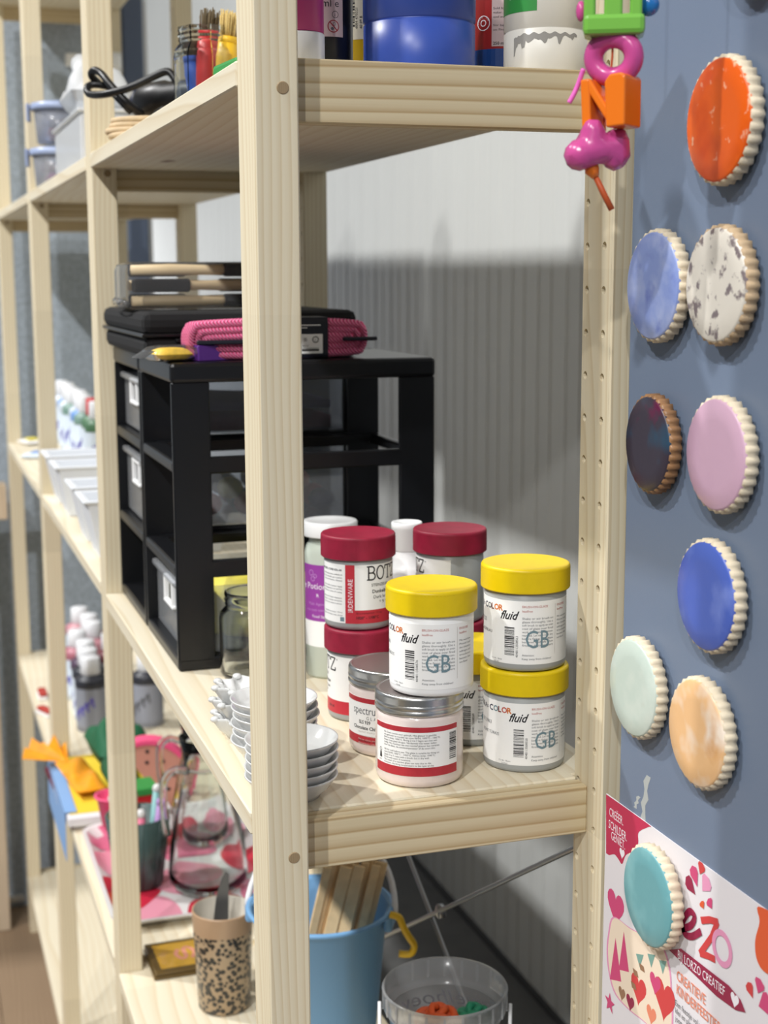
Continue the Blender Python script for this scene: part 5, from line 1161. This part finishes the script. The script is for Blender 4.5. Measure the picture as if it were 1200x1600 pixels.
sample(988, 1075, 163, glaze('gl_mint', (192, 206, 196), [((166, 160, 140), 28, .66, .12), ((204, 214, 204), 40, .5, .2)], .25), 'pale mint sample disc left of the peach one')
sample(1087, 1146, 180, glaze('gl_peach', (232, 186, 134), [((238, 222, 204), 24, .50, .12), ((214, 158, 98), 34, .58, .16)], .2), 'peach and cream mottled sample disc above the poster')
sample(1175, -112, 185, glaze('gl_rose', (200, 150, 160), [], .2), 'rose sample disc at the top edge, casting a shadow above the orange one')
mat('chip', (168, 172, 170), .8)
for (xa, ya, xb, yb, w_) in ((1012, 1212, 1004, 1280, .010), (998, 1244, 992, 1262, .006)):
    a, b_ = on_y(xa, ya, GY), on_y(xb, yb, GY)
    MB().prism([((a.x + (b_.x - a.x) * i / 6) + s_ * w_ / 2 * (.6 + .4 * math.sin(i * 2.3 + s_)), a.z + (b_.z - a.z) * i / 6) for s_ in (1, -1) for i in (range(7) if s_ == 1 else range(6, -1, -1))], -.0003, .0001, RX(PI / 2)).build('paint_chip', 'chip', wr, (-0, GY, 0))

# ------------------------------------------------------------------ poster on the panel
PYY = GY - .0012; O = on_y(947, 1240, PYY); X0, Z1 = .0285 - .0155, O.z
X0 = O.x; PW, PHH = .297, .42
t = thing('poster', 'white printed poster with pink lettering under the teal disc', 'poster', (X0, GY - .0003, Z1 - PHH))
mat('poster_paper', (226, 222, 226), .45); MB().box((PW / 2, -.0004, PHH / 2), (PW, .0008, PHH)).build('sheet', 'poster_paper', t)
pp = lambda x, y: (lambda q: (q.x - X0, q.z - (Z1 - PHH)))(on_y(x, y, PYY))
LAY = [0]
def layer(base):
    class F:                                                     # every printed piece lies a hair above the one before it
        def __call__(s, u, v): return (u, s.y, v)
    def make(): LAY[0] += 1; f = F(); f.y = base - LAY[0] * .000012; return f
    return make
fm, fm2, fm3 = layer(-.0009), layer(-.0009), layer(-.0009)
mat('pr_crimson', (190, 46, 84), .45); mat('pr_magenta', (206, 70, 120), .45); mat('pr_red', (206, 64, 66), .45); mat('pr_pink', (226, 150, 186), .45); mat('pr_orange', (222, 92, 50), .45); mat('pr_salmon', (226, 134, 104), .45); mat('pr_wine', (150, 30, 70), .45); mat('pr_cream', (236, 218, 196), .45); mat('pr_brown', (150, 112, 84), .45); mat('pr_teal', (120, 160, 150), .45)
def art(m_, pts, f=fm, name='shape'): return Print().poly([pp(*a) for a in pts]).build(name, m_, t, f(), 0)
sp = smoothpath([Vector((x, y, 0)) for x, y in ((947, 1241), (1012, 1287), (1013, 1292), (1002, 1297), (997, 1303), (997, 1318), (990, 1330), (978, 1336), (972, 1350), (966, 1342), (960, 1335), (952, 1336), (947, 1333))], 4)
art('pr_crimson', [(a.x, a.y) for a in sp], fm, 'splash')
def ptext(s, x, y, size, m_, narrow=.8, bold=0, rot=0, f=fm2): u, v = pp(x, y); Print().text(s, u, v, size, narrow=narrow, bold=bold, rot=rot).build('lettering', m_, t, f(), 0)
for s, x, y in (('CREËER.', 952, 1274), ('SCHILDER.', 951, 1293), ('GENIET.', 955, 1311)): ptext(s, x, y, .0096, 'ink_white', .66)
def heart(x, y, s, m_, f=fm):
    u, v = pp(x, y); Print().poly([(u + s * .9 * math.sin(a) ** 3, v + s * (.81 * math.cos(a) - .31 * math.cos(2 * a) - .12 * math.cos(3 * a) - .06 * math.cos(4 * a))) for a in [2 * PI * i / 26 for i in range(26)]]).build('heart', m_, t, f(), 0)
heart(972, 1333, .0045, 'ink_white', fm3); heart(962, 1416, .0150, 'pr_magenta')
# vase
vz = smoothpath([Vector((x, y, 0)) for x, y in ((958, 1432), (950, 1460), (948, 1490), (952, 1525), (962, 1555), (985, 1580), (1010, 1600), (1046, 1640), (1052, 1590), (1050, 1545), (1047, 1512), (1036, 1480), (1010, 1462), (985, 1450))], 4, True)
art('pr_pink', [(a.x, a.y) for a in vz], fm, 'vase'); cx_ = sum(a.x for a in vz) / len(vz); cy_ = sum(a.y for a in vz) / len(vz)
art('pr_cream', [(cx_ + (a.x - cx_) * .955, cy_ + (a.y - cy_) * .975) for a in vz], fm2, 'vase_fill')
for x, y, w_, h_ in ((962, 1530, 9, 65), (975, 1515, 8, 60)): art('pr_magenta', [(x - w_, y), (x, y - h_), (x + w_, y + 4)], fm3, 'fir_tree')
for x, y, s_, m_ in ((998, 1545, .013, 'pr_red'), (1038, 1560, .017, 'pr_red'), (1024, 1536, .009, 'pr_magenta'), (985, 1566, .007, 'pr_wine'), (1018, 1585, .008, 'pr_salmon'), (972, 1552, .006, 'pr_brown')): heart(x, y, s_, m_, fm3)
for x, y in ((1000, 1500), (1018, 1500), (1036, 1510)): art('pr_teal', [(x - 6, y - 10), (x, y + 12), (x + 6, y - 8)], fm3, 'leaf')
for x, y in ((993, 1520), (1003, 1512), (990, 1540)): art('pr_brown', [(x - 4, y - 8), (x + 3, y - 2), (x + 5, y + 8), (x - 2, y + 3)], fm3, 'leaf')
u, v = pp(953, 1567); Print().poly([(u + (.0085 if i % 2 == 0 else .0036) * math.sin(2 * PI * i / 10), v + (.0085 if i % 2 == 0 else .0036) * math.cos(2 * PI * i / 10)) for i in range(10)]).build('star', 'pr_magenta', t, fm(), 0)
# petals
def petal(x, y, dx, dy, w_, m_): 
    a, b_ = Vector(pp(x, y)), Vector(pp(x + dx, y + dy)); d = b_ - a; n_ = Vector((-d.y, d.x)).normalized() * w_
    Print().poly([tuple(a + d * f + n_ * k) for f, k in ((0, 0), (.3, .45), (.6, .9), (.85, .8), (1, 0), (.85, -.8), (.6, -.9), (.3, -.45))]).build('petal', m_, t, fm(), 0)
for a in ((1090, 1386, -8, -34, .006, 'pr_magenta'), (1094, 1366, 4, -18, .005, 'pr_red'), (1087, 1398, -15, -28, .006, 'pr_wine'), (1098, 1392, 10, -20, .007, 'pr_pink'), (1100, 1420, -4, -12, .004, 'pr_orange'), (1113, 1420, -6, -16, .005, 'pr_magenta'), (1177, 1560, -8, -26, .005, 'pr_red'), (1185, 1552, 4, -22, .006, 'pr_magenta'), (1186, 1572, 20, -6, .008, 'pr_magenta')): petal(*a)
# big letters
st = lambda pts, w_, m_: Print().stroke([pp(*a) for a in pts], w_).build('lettering', m_, t, fm(), 0)
st([(1096, 1438), (1110, 1437), (1123, 1441)], .0048, 'pr_red'); st([(1122, 1440), (1112, 1465), (1094, 1490)], .0048, 'pr_red'); st([(1094, 1489), (1106, 1493), (1118, 1499)], .0048, 'pr_red')
u, v = pp(1129, 1482); Print().ring(u, v, .0125, .0042).build('lettering', 'pr_pink', t, fm(), 0)
st([(a.x, a.y) for a in smoothpath([Vector((x, y, 0)) for x, y in ((1062, 1452), (1080, 1446), (1086, 1432), (1078, 1424), (1068, 1440), (1070, 1458), (1082, 1463), (1096, 1455))], 5)], .0050, 'pr_wine')
art('pr_wine', [(1046, 1484), (1065, 1482), (1140, 1540), (1158, 1562), (1166, 1582), (1150, 1578), (1120, 1556)], fm, 'banner')
a, b_ = pp(1060, 1497), pp(1140, 1562); ang = math.atan2(b_[1] - a[1], b_[0] - a[0]); Print().text('BIJ LORZO CREATIEF', *a, .0092, rot=ang, narrow=.72).build('lettering', 'ink_white', t, fm2(), 0); heart(1149, 1562, .0055, 'ink_white', fm2)
ptext('CREATIEVE', 1058, 1530, .0105, 'pr_salmon', .75, .01); ptext('KINDERFEESTJES', 1058, 1552, .0105, 'pr_salmon', .75, .01)
for i, s in enumerate(['Een feestje vol verf,', 'klei en plezier voor', 'jong en oud. Kom', 'schilderen en maak']): ptext(s, 1056, 1570 + i * 12, .0062, 'ink_grey', .85)
bl = smoothpath([Vector((x, y, 0)) for x, y in ((1186, 1416), (1188, 1440), (1181, 1470), (1184, 1500), (1198, 1520), (1230, 1530), (1240, 1480), (1226, 1440))], 4, True)
art('pr_orange', [(a.x, a.y) for a in bl], fm, 'blob')
sample(1011, 1402, 165, glaze('gl_teal', (104, 160, 166), [((130, 182, 186), 30, .48, .2), ((84, 140, 150), 26, .62, .2)], .15), 'teal glazed sample disc holding up the poster', back=GY - .0016)

# ------------------------------------------------------------------ string of plastic beads hanging in front of the rear post
XB = .150
def bp_(x, y, X=XB): return on_x(x, y, X)
mat('bd_green', (118, 184, 72), .25, coat=.4); mat('bd_pink', (200, 78, 146), .25, coat=.4); mat('bd_orange', (236, 120, 26), .25, coat=.3); mat('bd_blue', (36, 118, 190), .2, coat=.4); mat('cord_rust', (196, 88, 44), .5); mat('ribbon_pink', (240, 110, 200), .4)
P0 = bp_(955, 130); face = facing(P0); S_ = (P0 - CAMP).dot(CF) / FPX      # metres per pixel there
t = thing('bead_string', 'string of chunky coloured letter beads hanging before the panel', 'bead string', P0, face)
def lp(x, y, d=0):                                                            # local: x toward the viewer, y to the right, z up
    return Vector((d, (x - 955) * S_, -(y - 130) * S_ * 1.01))
# green bead shaped like a cage with two slots
g = MB(); gm = lambda x0, y0, x1, y1, dp, b_=4: g.box((lp((x0 + x1) / 2, (y0 + y1) / 2) + Vector((0, 0, 0))), (dp, abs(x1 - x0) * S_, abs(y1 - y0) * S_), b_ * S_)
gm(911, -60, 929, 58, .022); gm(942, -60, 970, 58, .022); gm(981, -60, 1000, 58, .022); gm(910, 30, 1005, 62, .024, 8); gm(910, -90, 1005, -55, .024, 8)
g.build('cage_bead', 'bd_green', t)
bb = MB().ball(lp(1010, 14, -.004), 17 * S_, 24).build('round_bead', 'bd_blue', t)
def torus(R, r, n=36, m_=16): return [(R, r)]
to = MB(); pts = [lp(958, 92) + RY(.12) @ RZ(-.35) @ Vector((0, 33 * S_ * math.cos(a) * 1.0, 29 * S_ * math.sin(a))) for a in [2 * PI * i / 40 for i in range(40)]]
to.tube(pts, 15.5 * S_, 18, closed=True).build('ring_bead', 'bd_pink', t)
# orange letter bead: N with a tall right block
N_ = MB(); M_ = Matrix.Translation(lp(955, 160)) @ RZ(-.45) @ RX(.06)
def seg(pts, w_, dp): 
    N_.prism(pts, -dp / 2, dp / 2, M_ @ Matrix(((0, 0, 1, 0), (1, 0, 0, 0), (0, 1, 0, 0), (0, 0, 0, 1))))
s1 = S_
seg([(-38 * s1, -40 * s1), (-22 * s1, -40 * s1), (-22 * s1, 38 * s1), (-38 * s1, 38 * s1)], 0, .022)
seg([(-38 * s1, 38 * s1), (-22 * s1, 38 * s1), (22 * s1, -34 * s1), (10 * s1, -40 * s1)], 0, .021)
seg([(4 * s1, -40 * s1), (36 * s1, -40 * s1), (40 * s1, 34 * s1), (34 * s1, 40 * s1), (14 * s1, 40 * s1), (4 * s1, 30 * s1)], 0, .0235)
o = N_.build('letter_bead', 'bd_orange', t); bv = o.modifiers.new('edge', 'BEVEL'); bv.width = 3.5 * S_; bv.segments = 3; bv.limit_method = 'ANGLE'
# pink butterfly bead: four lobes in one skin
bf = bpy.data.metaballs.new('bf'); bf.resolution = .0022; bf.threshold = .35
for x, y, d, r in ((908, 238, .004, 34), (928, 202, .004, 26), (955, 225, 0, 26), (966, 215, -.004, 26), (962, 245, -.002, 24), (972, 236, -.004, 22), (935, 232, .003, 28)):
    e = bf.elements.new(); e.co = lp(x, y, d); e.radius = r * S_ * 1.12
ob = bpy.data.objects.new('bf', bf); COL.objects.link(ob); dg = bpy.context.evaluated_depsgraph_get(); ev = ob.evaluated_get(dg); me = bpy.data.meshes.new_from_object(ev)
bpy.data.objects.remove(ob); bpy.data.metaballs.remove(bf); me.materials.clear(); me.polygons.foreach_set('use_smooth', [True] * len(me.polygons)); me.name = 'butterfly_bead'
link('butterfly_bead', me, 'bd_pink', t)
MB().tube([lp(926, 250), lp(928, 262), lp(934, 272)], [11 * S_, 12 * S_, 6 * S_], 12).build('end_bead', 'bd_orange', t)
MB().tube([lp(932, 268), lp(946, 296), lp(960, 322)], [4.5 * S_, 5 * S_, 5 * S_], 10).build('cord_end', 'cord_rust', t)
MB().tube(smoothpath([lp(912, 108, .002), lp(904, 130), lp(897, 146), lp(890, 158)]), [4 * S_] * 19, 6).build('ribbon', 'ribbon_pink', t)
cordtop = Vector((0, 0, 2.04 - P0.z))
MB().tube([lp(930, 255), lp(950, 160), lp(956, 90), lp(956, -70), Vector((0, 0, .20)), cordtop], .0007, 8).build('cord', 'cord_rust', t)
MB().ball(lp(906, 20, -.004), 8 * S_, 12, (1, 1, 2)).build('seed_bead', 'bd_pink', t)
hk = thing('wall_hook', 'steel wall hook on the slate panel above the bead string', 'hook', (P0.x, GY, 2.045))
MB().tube([(0, 0, 0), (0, P0.y - GY - .012, -.003), (0, P0.y - GY - .016, .010)], .002, 8).build('arm', 'steel', hk); MB().box((0, -.001, 0), (.02, .002, .04), .0005).build('plate', 'steel', hk)
